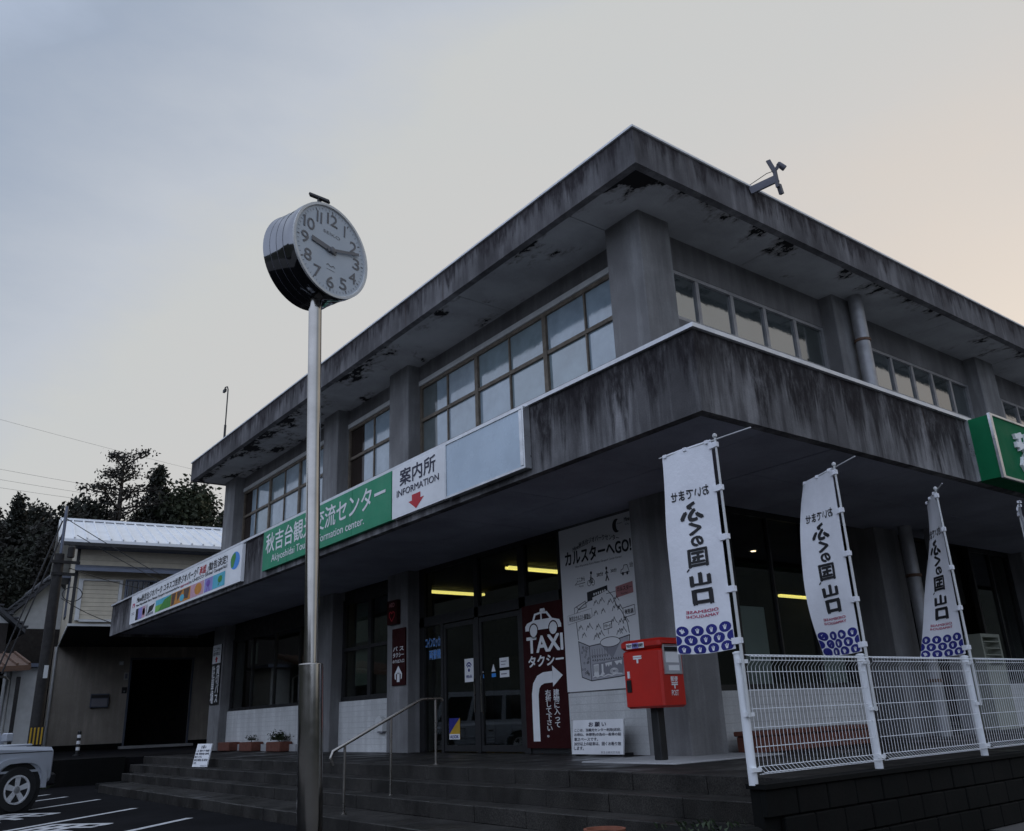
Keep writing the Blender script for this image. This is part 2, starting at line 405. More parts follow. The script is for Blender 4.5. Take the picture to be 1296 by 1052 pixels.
def strip(pts, w, closed=False):
    # mitred ribbon: quads that share their corners, never overlapping
    n = len(pts); P = [Vector(p) for p in pts]; Lf = []; Rt = []
    for i in range(n):
        a = P[i-1] if (i > 0 or closed) else None; b = P[(i+1) % n] if (i < n-1 or closed) else None
        d0 = (P[i]-a).normalized() if a is not None else None; d1 = (b-P[i]).normalized() if b is not None else None
        if d0 is None: d0 = d1
        if d1 is None: d1 = d0
        n0 = Vector((-d0.y, d0.x)); n1 = Vector((-d1.y, d1.x)); mm = n0+n1
        mm = mm.normalized() if mm.length > .1 else n0
        k = w/2/max(.45, mm.dot(n0)); Lf.append(P[i]+mm*k); Rt.append(P[i]-mm*k)
    return [[tuple(Lf[i]), tuple(Lf[(i+1) % n]), tuple(Rt[(i+1) % n]), tuple(Rt[i])] for i in range(n if closed else n-1)]

def ell(cx, cy, rx, ry, n=20, a0=0, a1=2*PI):
    return [(cx+rx*math.cos(a0+(a1-a0)*i/n), cy+ry*math.sin(a0+(a1-a0)*i/n)) for i in range(n + (0 if abs(a1-a0-2*PI) < 1e-6 else 1))]

# ------------------------------------------------------------------ ground, terrain
g = MB(); g.add([(-400, -400, 0), (500, -400, 0), (500, 500, 0), (-400, 500, 0)], [(0, 1, 2, 3)])
structure(g.build('ground', M['bounce_ground']))  # unseen pale surround, invented to bounce light up under the roof
g = MB(); g.add([(-7, 3.0, .003), (9, 3.0, .003), (9, 25.1, .003), (-7, 25.1, .003)], [(0, 1, 2, 3)])
structure(g.build('car_park', M['asphalt']))

def hill_h(x, y):
    r = math.hypot(x-12, y-8); t = max(0, min(1, (r-42)/75)); t = t*t*(3-2*t)
    a = math.atan2(y-8, x-12)
    k = 1.0 if R(-30) < a < R(150) else max(.42, 1 - .58*min(abs(a-R(-30)), abs(a-R(150)))/R(30))  # lower unseen ring behind the camera, added to darken reflections
    return 26*t*k*(1+.12*math.sin(x*.06)+.1*math.sin(y*.09+1)) - .02
hb = MB(); n = 70; X0, X1, Y0, Y1 = -190, 210, -190, 210
for j in range(n+1):
    for i in range(n+1):
        x = X0+(X1-X0)*i/n; y = Y0+(Y1-Y0)*j/n; hb.v.append((x, y, hill_h(x, y)))
for j in range(n):
    for i in range(n): k = j*(n+1)+i; hb.f.append((k, k+1, k+n+2, k+n+1))
structure(hb.build('hill', M['hill']))

rb = MB().box(-30, 40, 25.2, 62, -.02, .60)
structure(rb.build('raised_road', M['asphalt']))
kb = structure(MB().box(-30, 6.3, 24.98, 25.197, 0, .63).build('kerb', M['block']))

# painted bay lines, slanting across the car park
ux, uy = math.cos(R(42)), math.sin(R(42))
for i, (x, y, ln) in enumerate([(4.4, 13.62, 4.4), (4.35, 16.3, 4.6), (4.45, 19.25, 4.6), (4.2, 20.9, 4.0), (4.1, 22.2, 4.0)]):
    p = Vector((x, y, .009)); d = Vector((ux, uy, 0)); q = p - d*ln; w = Vector((-uy, ux, 0))*.06
    b = MB(); b.add([q-w, p-w, p+w, q+w], [(0, 1, 2, 3)]); structure(b.build('bay_line', M['paint'], smooth=False))
for (x, y) in ((1.9, 12.55), (1.75, 15.3), (.4, 16.9)):
    fr = Frame((x, y, 0), (ux, uy, 0), (-uy, ux, 0))
    b = MB(); text('専用', fr, 0, 2.1, 0, 1.0, M['paint'], None, .03, lift=.009, mb=b)
    structure(b.build('road_marking', M['paint'], smooth=False))

# terrace and steps: rows of granite blocks
ter = structure(MB().box(6.62, 40, 4.62, 23.6, 0, .636).build('terrace', M['terrace']))
rows = [(6.35, 6.617, .62+.02), (6.0, 6.346, .48), (5.65, 5.996, .32), (4.95, 5.646, .16)]
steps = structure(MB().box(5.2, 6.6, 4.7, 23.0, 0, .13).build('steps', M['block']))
for k, (xa, xb, zt) in enumerate(rows):
    yend = [23.5, 23.3, 22.6, 21.6][k]; nb = 20
    ln = (yend-4.63)/nb
    me = MB().bbox(0, xb-xa, 0, ln-.008, 0, .168 if k < 3 else .165, .008).mesh('granite_block', M['granite'], (0, 0, 0))
    for i in range(nb):
        sh = (ln*.5 if k % 2 else 0)
        y = 4.63 + i*ln
        o = place(me, 'granite_block', steps, (0, 0, 0))
        o.location = Vector((xa+random.uniform(-.004, .004), y, zt-(.168 if k < 3 else .165)+random.uniform(-.003, .003))) - Vector(steps.location)
pad = structure(MB().bbox(7.45, 9.4, 6.95, 8.5, .6, .652, .01).build('base_slab', M['padstone']))

# retaining wall under the fence, in courses of blocks
rw = thing('retaining_wall', 'low dark mossy block wall carrying the white mesh fence', 'wall', (9, 4.55, 0))
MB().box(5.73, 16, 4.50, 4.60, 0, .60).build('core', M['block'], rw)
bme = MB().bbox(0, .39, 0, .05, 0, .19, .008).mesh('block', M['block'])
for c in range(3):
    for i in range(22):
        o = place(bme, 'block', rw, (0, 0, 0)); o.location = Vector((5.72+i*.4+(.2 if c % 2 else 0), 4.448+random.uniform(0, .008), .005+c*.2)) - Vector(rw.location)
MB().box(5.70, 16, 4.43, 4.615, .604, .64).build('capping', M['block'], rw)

pb = thing('plant_trough', 'dark low block trough at the right end of the steps', 'trough', (5.35, 4.55, 0))
MB().bbox(5.02, 5.62, 4.42, 5.05, 0, .36, .02).build('trough_body', M['block'], pb)
b = MB()
for i in range(60):
    x, y = random.uniform(5.06, 5.58), random.uniform(4.46, 5.0); h = random.uniform(.02, .07); a = random.uniform(0, PI)
    b.add([(x, y, .355), (x+.04*math.cos(a), y+.04*math.sin(a), .355+h), (x+.02*math.cos(a+1), y+.02*math.sin(a+1), .36+h*.6)], [(0, 1, 2)])
stuff(b.build('weeds', M['leaf'], pb))
pt = thing('flower_pot', 'terracotta flower pot on the lowest step at the bottom edge', 'pot', (5.25, 5.75, .16))
MB().lathe((5.25, 5.75, .16), (0, 0, 1), [(0, .10), (.1, .15), (.1, .17), (.14, .175), (.14, .15), (.11, .14)], 24).build('pot_body', M['terracotta'], pt)
MB().lathe((5.25, 5.75, .16), (0, 0, 1), [(.09, .01), (.112, .139)], 20).build('soil', M['block'], pt)

# ------------------------------------------------------------------ visitor centre
VC = thing('visitor_centre', 'two storey grey concrete station building with deep stained canopy and flat roof', 'building', (8.95, 7.95, .64))
VX, VY = 8.95, 7.95
def part(b, name, mat, parent=None, **k): return b.build(name, M[mat], parent or VC, **k)

# piers from terrace to roof
def pier(x0, x1, y0, y1): part(MB().bbox(x0, x1, y0, y1, .63, 8.52, .015), 'pier', 'pier')
pier(8.6, 9.3, 7.72, 8.46)
for y0, y1 in ((14.85, 15.66), (18.2, 19.0), (25.22, 26.1)): pier(8.73, 9.3, y0, y1)
for x0, x1 in ((13.75, 14.5), (19.35, 20.2), (25.0, 25.8)): pier(x0, x1, 7.72, 8.3)

# ground floor walls
def wbox(x0, x1, y0, y1, z0, z1, mat='wall', name='wall'): return part(MB().box(x0, x1, y0, y1, z0, z1), name, mat)
def low_wall_left(y0, y1, zt):
    w = wbox(8.96, 9.2, y0, y1, .62, zt, 'tile', 'low_wall')
    zs = .78
    while zs < zt-.05:
        wb = MB().box(8.957, 8.9605, y0+.02, y1-.02, zs, zs+.007); part(wb, 'tile_joint', 'groove', w); zs += .11
low_wall_left(19.0, 25.22, 1.66); low_wall_left(15.66, 18.2, 1.66); low_wall_left(8.46, 10.42, 1.5)
wbox(8.975, 9.2, 8.46, 10.42, 1.5, 4.06, 'wall', 'wall')
def low_wall_right(x0, x1, zt):
    w = wbox(x0, x1, 7.96, 8.2, .62, zt, 'tile', 'low_wall'); zs = .78
    while zs < zt-.05:
        part(MB().box(x0+.02, x1-.02, 7.957, 7.9605, zs, zs+.007), 'tile_joint', 'groove', w); zs += .11
low_wall_right(9.3, 13.0, 1.42); low_wall_right(17.6, 19.35, 1.42); low_wall_right(20.2, 25, 1.42)

# interior shell
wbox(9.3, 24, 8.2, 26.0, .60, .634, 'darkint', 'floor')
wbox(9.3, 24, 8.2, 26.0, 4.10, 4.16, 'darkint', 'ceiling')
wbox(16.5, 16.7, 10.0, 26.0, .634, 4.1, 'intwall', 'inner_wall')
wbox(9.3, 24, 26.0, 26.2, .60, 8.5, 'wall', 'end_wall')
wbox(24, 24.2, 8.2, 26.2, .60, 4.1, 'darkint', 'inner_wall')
wbox(11.0, 12.2, 14.6, 15.2, .634, 2.4, 'darkint', 'cabinet')
# left end outside wall continuing to the back
wbox(9.15, 30, 26.2, 26.4, 0, 8.5, 'wall', 'end_wall')

def window(name, axis, fixed, a0, a1, z0, z1, cols, rows, fm, panefn, depth=.08, fwid=.06, bar=.035, group_bars=None, parent=None):
    # axis 'L': face x = fixed looking to -X, a = Y ; axis 'R': face y = fixed looking to -Y, a = X
    def B(b, a_0, a_1, zz0, zz1, d0, d1):
        if axis == 'L': b.box(fixed+d0, fixed+d1, a_0, a_1, zz0, zz1)
        else: b.box(a_0, a_1, fixed+d0, fixed+d1, zz0, zz1)
    f = MB()
    B(f, a0, a1, z1-fwid, z1, 0, depth); B(f, a0, a1, z0, z0+fwid, 0, depth)
    B(f, a0, a0+fwid, z0+fwid, z1-fwid, .002, depth); B(f, a1-fwid, a1, z0+fwid, z1-fwid, .002, depth)
    w = part(f, name, fm)
    aw = (a1-a0)/cols; zh = (z1-z0)/rows
    for c in range(1, cols):
        wd = .10 if (group_bars and c % group_bars == 0) else bar
        b = MB(); B(b, a0+c*aw-wd/2, a0+c*aw+wd/2, z0+fwid, z1-fwid, -.012 if wd > bar else .006, depth-.004); part(b, 'mullion', fm, w)
    for r in range(1, rows):
        b = MB(); B(b, a0+fwid, a1-fwid, z0+r*zh-.035, z0+r*zh+.035, .001 if rows > 1 else .01, depth-.008); part(b, 'transom', fm, w)
    for c in range(cols):
        for r in range(rows):
            t = panefn(c, r)
            if t is None: continue
            if t == 'pane': t = random.choice(('pane', 'pane', 'pane_b', 'pane_c'))
            for (fa, fb, mm) in (t if isinstance(t, list) else [(0, 1, t)]):
                b = MB(); j = random.uniform(-.004, .004)
                B(b, a0+c*aw+.004+aw*fa, a0+c*aw+aw*fb-.004, z0+r*zh+.004, z0+r*zh+zh-.004, .045+j, .052+j); part(b, 'pane', mm, w)
    return w

# ground floor windows, left face
wbox(9.04, 9.12, 19.0, 25.22, 3.62, 4.06, 'dark', 'wall')
window('window', 'L', 9.0, 19.0, 25.22, 1.66, 3.62, 4, 1, 'dark', lambda c, r: 'glass', .1, .08)
wbox(9.04, 9.12, 15.66, 18.2, 3.86, 4.06, 'dark', 'wall')
w = window('window', 'L', 9.0, 15.66, 18.2, 1.66, 3.86, 2, 2, 'dark', lambda c, r: 'glass', .1, .1, .14)
M['blind'] = pm('pale_blind', (.34, .36, .30), .8, 0, .15, 2)
part(MB().box(9.16, 9.17, 17.02, 17.85, 2.9, 3.75), 'blind', 'blind', w); part(MB().box(9.16, 9.17, 17.02, 17.85, 1.98, 2.75), 'blind', 'blind', w)
part(MB().box(9.16, 9.17, 15.75, 16.75, 2.95, 3.8), 'blind', 'intwall', w)
# papers stuck inside the long window
for (y0, y1, z0, z1, mm) in ((23.5, 24.0, 2.85, 3.4, 'blind'), (23.6, 23.95, 2.05, 2.4, 'grey'), (22.1, 22.2, 2.3, 2.6, 'blind')):
    tag(MB().box(9.09, 9.094, y0, y1, z0, z1).build('paper', M[mm]), {3.4: 'pale notice paper inside the long dark window', 2.4: 'grey notice paper lower in the long dark window', 2.6: 'narrow pale slip near the middle of the long window'}[z1], 'notice')

# entrance: dark frame, two fixed lights, sliding doors, glazing over
def bar3(b, y0, y1, z0, z1, d=.10): b.box(9.0, 9.0+d, y0, y1, z0, z1)
ef = MB(); bar3(ef, 10.42, 14.85, 3.98, 4.06); bar3(ef, 10.42, 14.85, 2.92, 3.10)
for y0, y1, zt in ((14.68, 14.85, 3.98), (12.83, 12.95, 3.98), (10.42, 10.56, 3.98), (11.45, 11.62, 3.98), (14.0, 14.08, 2.92)): bar3(ef, y0, y1, .64, zt, .1 if zt > 3 else .09)
EN = part(ef, 'entrance_frame', 'dark')
for y0, y1, z0, z1 in ((14.08, 14.68, .68, 2.92), (12.95, 14.68, 3.10, 3.98), (11.62, 12.83, 3.10, 3.98), (10.56, 11.45, 3.10, 3.98)):
    part(MB().box(9.045, 9.052, y0, y1, z0, z1), 'pane', 'glass', EN)
part(MB().box(9.02, 9.07, 10.56, 11.45, .64, 2.92), 'dark_panel', 'dark', EN)
for y0, y1 in ((12.95, 14.0), (11.62, 12.83)):
    f = MB(); x0, x1 = 9.012, 9.06
    f.box(x0, x1, y0, y0+.07, .66, 2.90); f.box(x0, x1, y1-.07, y1, .66, 2.90); f.box(x0, x1, y0+.07, y1-.07, .66, .76); f.box(x0, x1, y0+.07, y1-.07, 2.82, 2.90)
    d = part(f, 'sliding_door', 'dark'); part(MB().box(9.034, 9.04, y0+.07, y1-.07, .76, 2.82), 'pane', 'glass', d)
    part(MB().box(8.99, 9.012, (y0+.03 if y0 > 12.9 else y1-.05), (y0+.05 if y0 > 12.9 else y1-.03), 1.3, 1.9), 'door_handle', 'rail', d)

# ground floor windows, right face
window('window', 'R', 8.0, 9.3, 13.0, 1.42, 4.05, 4, 1, 'dark', lambda c, r: 'glass', .1, .08)
window('window', 'R', 8.0, 17.6, 19.35, 1.42, 4.05, 2, 1, 'dark', lambda c, r: 'glass', .1, .08)
window('window', 'R', 8.0, 20.2, 25.0, 1.42, 4.05, 4, 1, 'dark', lambda c, r: 'glass', .1, .08)
wbox(13.0, 13.12, 7.97, 8.2, .62, 4.06, 'dark', 'wall')
wbox(14.5, 17.6, 8.25, 8.3, 2.95, 4.06, 'dark', 'wall')
for (x0, x1, z0, z1, lb) in ((10.32, 10.9, 1.5, 2.6, 'tall pale sheet in the dark window right of the corner pier'), (12.15, 12.8, 1.5, 1.95, 'small pale sheet low in the dark window behind the second banner')):
    tag(MB().box(x0, x1, 8.085, 8.09, z0, z1).build('window_sheet', M['white']), lb, 'sheet')

# canopy
cn = MB(); cn.box(6.47, 8.95, 5.24, 28.33, 4.06, 4.84); cn.box(8.95, 32, 5.24, 7.95, 4.06, 4.84)
CA = part(cn, 'canopy', 'wall')
part(MB().box(6.35, 6.47, 5.12, 28.45, 3.97, 4.86), 'fascia', 'fascia', CA)
part(MB().box(6.47, 32, 5.12, 5.24, 3.97, 4.86), 'fascia', 'fascia', CA)
part(MB().box(6.47, 8.95, 28.33, 28.45, 3.97, 4.86), 'fascia', 'fascia', CA)
part(MB().box(6.31, 6.55, 5.08, 28.49, 4.863, 4.91), 'coping', 'coping', CA)
part(MB().box(6.55, 32, 5.08, 5.32, 4.863, 4.91), 'coping', 'coping', CA)
sp = {}
def soffit_panel(x0, x1, y0, y1):
    k = (round(x1-x0, 3), round(y1-y0, 3))
    if k not in sp: sp[k] = MB().box(0, k[0]-.012, 0, k[1]-.012, 0, .02).mesh('soffit_panel', M['soffit'])
    o = place(sp[k], 'soffit_panel', CA, (0, 0, 0)); o.location = Vector((x0, y0, 4.036+random.uniform(0, .004))) - Vector(VC.location)
for i in range(13):
    y0 = 5.26+i*1.774
    for j in range(2): soffit_panel(6.49+j*1.225, 6.49+(j+1)*1.225, y0, y0+1.774)
for i in range(12):
    for j in range(2): soffit_panel(8.96+i*1.83, 8.96+(i+1)*1.83, 5.26+j*1.34, 5.26+(j+1)*1.34)

# upper floor walls
part(MB().box(6.56, 8.94, 5.33, 28.3, 4.845, 4.862), 'bounce_deck', 'padstone', CA); part(MB().box(8.94, 31, 5.33, 7.9, 4.845, 4.862), 'bounce_deck', 'padstone', CA)  # unseen pale sheets added to throw light up at the roof soffit
wbox(9.02, 9.25, 8.46, 25.22, 4.84, 6.45); wbox(9.02, 9.25, 8.46, 25.22, 8.16, 8.5)
wbox(9.3, 30, 8.0, 8.25, 4.84, 7.02); wbox(9.3, 30, 8.0, 8.25, 7.9, 8.5)
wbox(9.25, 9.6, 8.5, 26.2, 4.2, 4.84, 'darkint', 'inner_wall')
def upper_left(y0, y1, cols, dark_first):
    def pf(c, r):
        cc = cols-1-c
        if cc == 0: return [(0, .42, 'pane'), (.42, 1, dark_first)]
        return 'pane' if (cc*3+r) % 4 else 'paneside' if cc == 2 and False else 'pane'
    w = window('window', 'L', 9.03, y0, y1, 6.45, 8.04, cols, 2, 'frame', pf, .12, .07, .035, 2)
    part(MB().box(9.0, 9.1, y0, y1, 8.045, 8.15), 'shutter_box', 'trim', w)
upper_left(8.46, 14.85, 6, 'paneside'); upper_left(15.66, 18.2, 2, 'curtain'); upper_left(19.0, 25.22, 6, 'curtain')
def upper_right(x0, x1, cols):
    window('window', 'R', 8.01, x0, x1, 7.02, 7.9, cols, 1, 'framegrey', lambda c, r: 'paner' if random.random() < .7 else 'paner_b', .1, .06, .08)
upper_right(9.3, 13.75, 5); upper_right(14.5, 19.35, 6); upper_right(20.2, 25, 6)

# roof
RO = part(MB().box(7.83, 31, 6.98, 26.25, 8.53, 9.0), 'roof', 'wall')
ys = [8.45, 11.6, 15.2, 18.6, 22.1, 26.25]; xs = [7.83, 11.4, 14.15, 17.0, 19.8, 22.6, 25.4, 31]
for a, b_ in zip(ys[:-1], ys[1:]): part(MB().box(7.832, 9.3, a+.006, b_-.006, 8.50, 8.527), 'soffit', 'roofsoffit', RO)
for a, b_ in zip(xs[:-1], xs[1:]): part(MB().box(a+.006, b_-.006, 6.982, 8.44, 8.50, 8.527), 'soffit', 'roofsoffit', RO)
part(MB().box(7.70, 7.83, 6.85, 26.3, 8.47, 9.05), 'fascia', 'rooffascia', RO)
part(MB().box(7.83, 31, 6.85, 6.98, 8.47, 9.05), 'fascia', 'rooffascia', RO)
part(MB().box(7.83, 31, 26.253, 26.3, 8.47, 9.05), 'fascia', 'rooffascia', RO)
part(MB().box(7.67, 7.9, 6.82, 26.33, 9.053, 9.085), 'coping', 'coping', RO)
part(MB().box(7.9, 31, 6.82, 7.05, 9.053, 9.085), 'coping', 'coping', RO)

# downpipes
def pipe(x, y, z0, z1, r=.11):
    d = part(MB().tube([(x, y, z0), (x, y, z1)], r, 16), 'downpipe', 'framegrey')
    for z in (z0+.25*(z1-z0), z0+.75*(z1-z0)):
        part(MB().lathe((x, y, z-.03), (0, 0, 1), [(0, r+.002), (.005, r+.02), (.05, r+.02), (.055, r+.002)], 16), 'pipe_bracket', 'rust', d)
pipe(14.25, 7.55, 4.84, 8.5, .13); pipe(14.25, 7.45, .64, 4.04, .11)

# ------------------------------------------------------------------ signs on the canopy edge
FL = Frame((6.3, 0, 0), (0, -1, 0), (0, 0, 1))       # u = -Y
def fu(y): return -y
def panel_sign(name, label, cat, y_left, y_right, z0, z1, mat, x=6.27, thick=.07, rim=None):
    t = thing(name, label, cat, (x+.03, (y_left+y_right)/2, z0))
    MB().box(x, x+thick, y_right, y_left, z0, z1).build('board', M[mat], t)
    if rim:
        b = MB(); q = .03
        b.box(x-.012, x+thick, y_right, y_left, z1+.001, z1+q); b.box(x-.012, x+thick, y_right, y_left, z0-q, z0-.001)
        b.box(x-.012, x+thick, y_left+.001, y_left+q, z0-q, z1+q); b.box(x-.012, x+thick, y_right-q, y_right-.001, z0-q, z1+q)
        b.build('rim', M[rim], t)
    return t, Frame((x, y_left, z0), (0, -1, 0), (0, 0, 1)), y_left-y_right, z1-z0

t, fr, w, h = panel_sign('name_sign', 'long green sign with white lettering along the canopy edge', 'sign', 16.25, 11.16, 4.07, 4.84, 'green')
text('秋吉台観光交流センター', fr, .03*w, .965*w, .40*h, .90*h, M['white'], t, .012)
text('Akiyoshidai Tourist Information center.', fr, .09*w, .83*w, .09*h, .32*h, M['white'], t, .006)
for k in (.235, .49, .745): flat(strip([(k*w, .01), (k*w, h-.01)], .012), fr, M['dgreen'], t, 'seam', .002)
t, fr, w, h = panel_sign('information_sign', 'white information sign with navy lettering and red arrow beside the green sign', 'sign', 11.13, 9.66, 4.07, 4.84, 'white')
text('案内所', fr, .16*w, .84*w, .60*h, .93*h, M['navy'], t, .012)
text('INFORMATION', fr, .10*w, .90*w, .40*h, .53*h, M['navy'], t, .006)
cx = .48*w
flat([[(cx-.12, .33*h), (cx+.12, .33*h), (cx+.12, .22*h), (cx+.22, .22*h), (cx, .04*h), (cx-.22, .22*h), (cx-.12, .22*h)]], fr, M['redink'], t, 'arrow')
t, fr, w, h = panel_sign('blank_sign', 'blank pale sign panel in an aluminium frame on the canopy edge', 'sign', 9.58, 7.84, 4.08, 4.82, 'blank', 6.25, .09, 'alu')
MB().box(6.235, 6.25, 7.84, 7.90, 4.09, 4.81).build('edge_strip', M['alu'], t)
t, fr, w, h = panel_sign('geopark_banner', 'long white banner with coloured pictures near the left end of the canopy', 'banner', 25.95, 17.4, 4.05, 4.83, 'white')
text('Mine秋吉台ジオパーク', fr, .07*w, .345*w, .66*h, .90*h, M['ink'], t, .016)
text('ユネスコ世界ジオパーク', fr, .36*w, .66*w, .66*h, .90*h, M['ink'], t, .016)
text('「', fr, .668*w, .68*w, .74*h, .92*h, M['ink'], t, .01)
text('承認', fr, .685*w, .74*w, .66*h, .90*h, M['redink'], t, .016)
text('」', fr, .745*w, .757*w, .64*h, .8*h, M['ink'], t, .01)
text('勧告決定!', fr, .762*w, .90*w, .66*h, .90*h, M['ink'], t, .016)
text('Mine-Akiyoshidai Karst Plateau Geopark recommended for', fr, .065*w, .52*w, .52*h, .62*h, M['ink'], t, .01)
text('approval', fr, .525*w, .60*w, .515*h, .62*h, M['pinkink'], t, .01)
text('as UNESCO Global Geoparks!', fr, .605*w, .90*w, .51*h, .63*h, M['ink'], t, .01)
def pics(mm, polys, nm='picture', l=.003):
    for p in polys: flat([[(x*w, y*h) for x, y in p]], fr, M[mm], t, nm, l)
q = lambda a, b, c=.07, d=.46: [(a, c), (b, c), (b, d), (a, d)]
pics('ink', [q(.07, .10), [(.205, .12), (.26, .20), (.28, .40), (.22, .36)]]); pics('lilac', [q(.10, .145)]); pics('pink', [q(.145, .18), q(.62, .73)]); pics('grey', [q(.19, .20), [(.19, .07), (.27, .07), (.27, .15), (.19, .13)]])
pics('orange', [ell(.163, .27, .014, .13, 12), q(.445, .62)][0:2]); pics('cyan', [q(.29, .445, .28), q(.80, .89)]); pics('lime', [q(.29, .445, .07, .28)]); pics('mgreen', [[(.32, .071), (.445, .071), (.445, .44), (.38, .38)]], l=.005)
pics('brown', [[(.45, .08), (.475, .1), (.49, .44), (.45, .44)], [(.505, .15), (.53, .3), (.55, .44), (.50, .44)], [(.565, .15), (.60, .12), (.615, .44), (.56, .44)]], l=.005); pics('cyan', [ell(.548, .2, .02, .11, 10)], l=.006)
pics('orange', [ell(.685, .27, .03, .17, 14)], l=.005); pics('lilac', [q(.735, .80)]); pics('purple', [ell(.765, .31, .016, .1, 8), [(.75, .08), (.757, .08), (.765, .3)], [(.775, .08), (.782, .08), (.765, .3)]], l=.005)
pics('mgreen', [ell(.855, .29, .017, .1, 8), [(.84, .12), (.846, .12), (.86, .3)], [(.87, .36), (.885, .42), (.86, .3)]], l=.005)
pics('sky_print', [ell(.955, .62, .032, .24, 20)]); pics('mgreen', [[(.925, .7), (.935, .8), (.955, .85), (.96, .7), (.945, .45), (.93, .46)]], l=.005)
pics('pinkink', [q(.022, .048, .56, .70)]); pics('white', [q(.030, .040, .56, .64)], l=.005); pics('grey', [q(.018, .050, .36, .38), q(.018, .050, .31, .33)])

# green box sign, right face
gs = thing('station_sign', 'large green box sign with white lettering on the right canopy edge', 'sign', (15, 4.95, 4.0))
MB().box(12.0, 19, 4.78, 5.11, 3.98, 4.86).build('sign_box', M['dgreen'], gs)
b = MB()
for x in (12.0,): b.box(x-.02, x+.05, 4.765, 4.80, 3.96, 4.88); b.box(x-.02, x-.003, 5.07, 5.118, 3.98, 4.87)
b.box(12.05, 19, 4.765, 4.80, 3.96, 3.99); b.box(12.05, 19, 4.765, 4.80, 4.85, 4.88); b.build('rim', M['alu'], gs)
fg = Frame((12.0, 4.78, 3.98), (1, 0, 0), (0, 0, 1))
vs, fs = glyphs('秋', .03)
b = MB(); x0 = min(v[0] for v in vs); x1 = max(v[0] for v in vs); y0 = min(v[1] for v in vs); y1 = max(v[1] for v in vs)
for k in (.0, .04, ): b.add([fg(.55+(x-x0)/(x1-x0)*.6, .14+(y-y0)/(y1-y0)*.6, .004+k) for x, y in vs], fs)
ed = {}
for f in fs:
    for i in range(len(f)):
        e = (f[i], f[(i+1) % len(f)]); ek = tuple(sorted(e)); ed[ek] = ed.get(ek, 0)+1
nn = len(vs)
b.f += [(a, c, c+nn, a+nn) for (a, c), k in ed.items() if k == 1]
b.build('lettering', M['white'], gs, smooth=False)

# ------------------------------------------------------------------ boards at the entrance
FE = 8.985
tx = thing('taxi_sign', 'tall maroon taxi sign with white car and bent arrow beside the doors', 'sign', (FE, 10.95, .74))
MB().box(FE-.02, FE+.012, 10.40, 11.50, .72, 2.93).build('board', M['maroon'], tx)
fr = Frame((FE-.02, 11.50, .72), (0, -1, 0), (0, 0, 1)); w, h = 1.10, 2.21
text('TAXI', fr, .10*w, .92*w, .655*h, .765*h, M['white'], tx, .03)
text('タクシー', fr, .12*w, .92*w, .555*h, .63*h, M['white'], tx, .03)
flat([[(.08, 1.80), (.08, 1.87), (.13, 1.92), (.27, 1.95), (.33, 2.06), (.52, 2.08), (.66, 2.07), (.78, 1.95), (.96, 1.91), (1.0, 1.84), (1.0, 1.79)],
      [(.47, 2.08), (.62, 2.08), (.60, 2.125), (.49, 2.125)]], fr, M['white'], tx, 'taxi_picture')
for a in (.30, .80): flat([ell(a, 1.79, .095, .095)], fr, M['white'], tx, 'taxi_wheel', .0075); flat(strip(ell(a, 1.79, .112, .112), .022, True), fr, M['maroon'], tx, 'wheel_outline', .006)
flat([[(.33, 1.955), (.37, 2.03), (.49, 2.045), (.49, 1.955)], [(.53, 1.955), (.53, 2.045), (.64, 2.035), (.72, 1.955)]], fr, M['maroon'], tx, 'taxi_window', .006)
ar = [(.26, .10), (.26, .55), (.265, .80), (.30, .93), (.38, 1.01), (.50, 1.045), (.72, 1.05)]
flat(strip(ar, .17) + [[(.722, .90), (.722, 1.22), (.97, 1.06)]], fr, M['white'], tx, 'arrow')
text('建物に入って', fr, .72, .86, .30, .86, M['white'], tx, .015, vertical=True)
text('右折して下さい。', fr, .52, .66, .16, .86, M['white'], tx, .015, vertical=True)

bs = thing('bus_sign', 'narrow maroon bus and taxi sign fixed to the grey pier', 'sign', (8.70, 15.1, 1.86))
MB().box(8.70, 8.727, 14.89, 15.40, 1.86, 2.94).build('board', M['maroon'], bs)
fr = Frame((8.70, 15.40, 1.86), (0, -1, 0), (0, 0, 1)); w, h = .51, 1.08
text('バ ス', fr, .10*w, .90*w, .60*h, .68*h, M['white'], bs, .02); text('タクシー', fr, .10*w, .92*w, .49*h, .57*h, M['white'], bs, .02)
text('のりば入口', fr, .08*w, .94*w, .39*h, .45*h, M['white'], bs, .02)
flat([[(.22*w, .07*h), (.31*w, .07*h), (.31*w, .20*h), (.37*w, .20*h), (.37*w, .05*h), (.63*w, .05*h), (.63*w, .20*h), (.69*w, .20*h), (.69*w, .07*h), (.78*w, .07*h), (.74*w, .24*h), (.5*w, .345*h), (.26*w, .24*h)]][:0] +
     [[(.40*w, .06*h), (.60*w, .06*h), (.60*w, .22*h), (.40*w, .22*h)], [(.22*w, .20*h), (.78*w, .20*h), (.5*w, .34*h)], [(.22*w, .20*h), (.31*w, .20*h), (.31*w, .10*h), (.24*w, .12*h)], [(.78*w, .20*h), (.69*w, .20*h), (.69*w, .10*h), (.76*w, .12*h)]], fr, M['white'], bs, 'arrow')
ad = thing('aed_sign', 'small dark red heart sign high on the pier above the bus sign', 'sign', (8.66, 15.3, 3.03))
MB().box(8.64, 8.727, 15.12, 15.50, 3.03, 3.50).build('board', M['maroon'], ad)
fr = Frame((8.64, 15.50, 3.03), (0, -1, 0), (0, 0, 1))
text('AED', fr, .08, .30, .34, .42, M['salmon'], ad, .01)
flat(strip([(.19, .06), (.09, .16), (.09, .22), (.14, .25), (.19, .21), (.24, .25), (.29, .22), (.29, .16)], .018, True), fr, M['redink'], ad, 'heart')
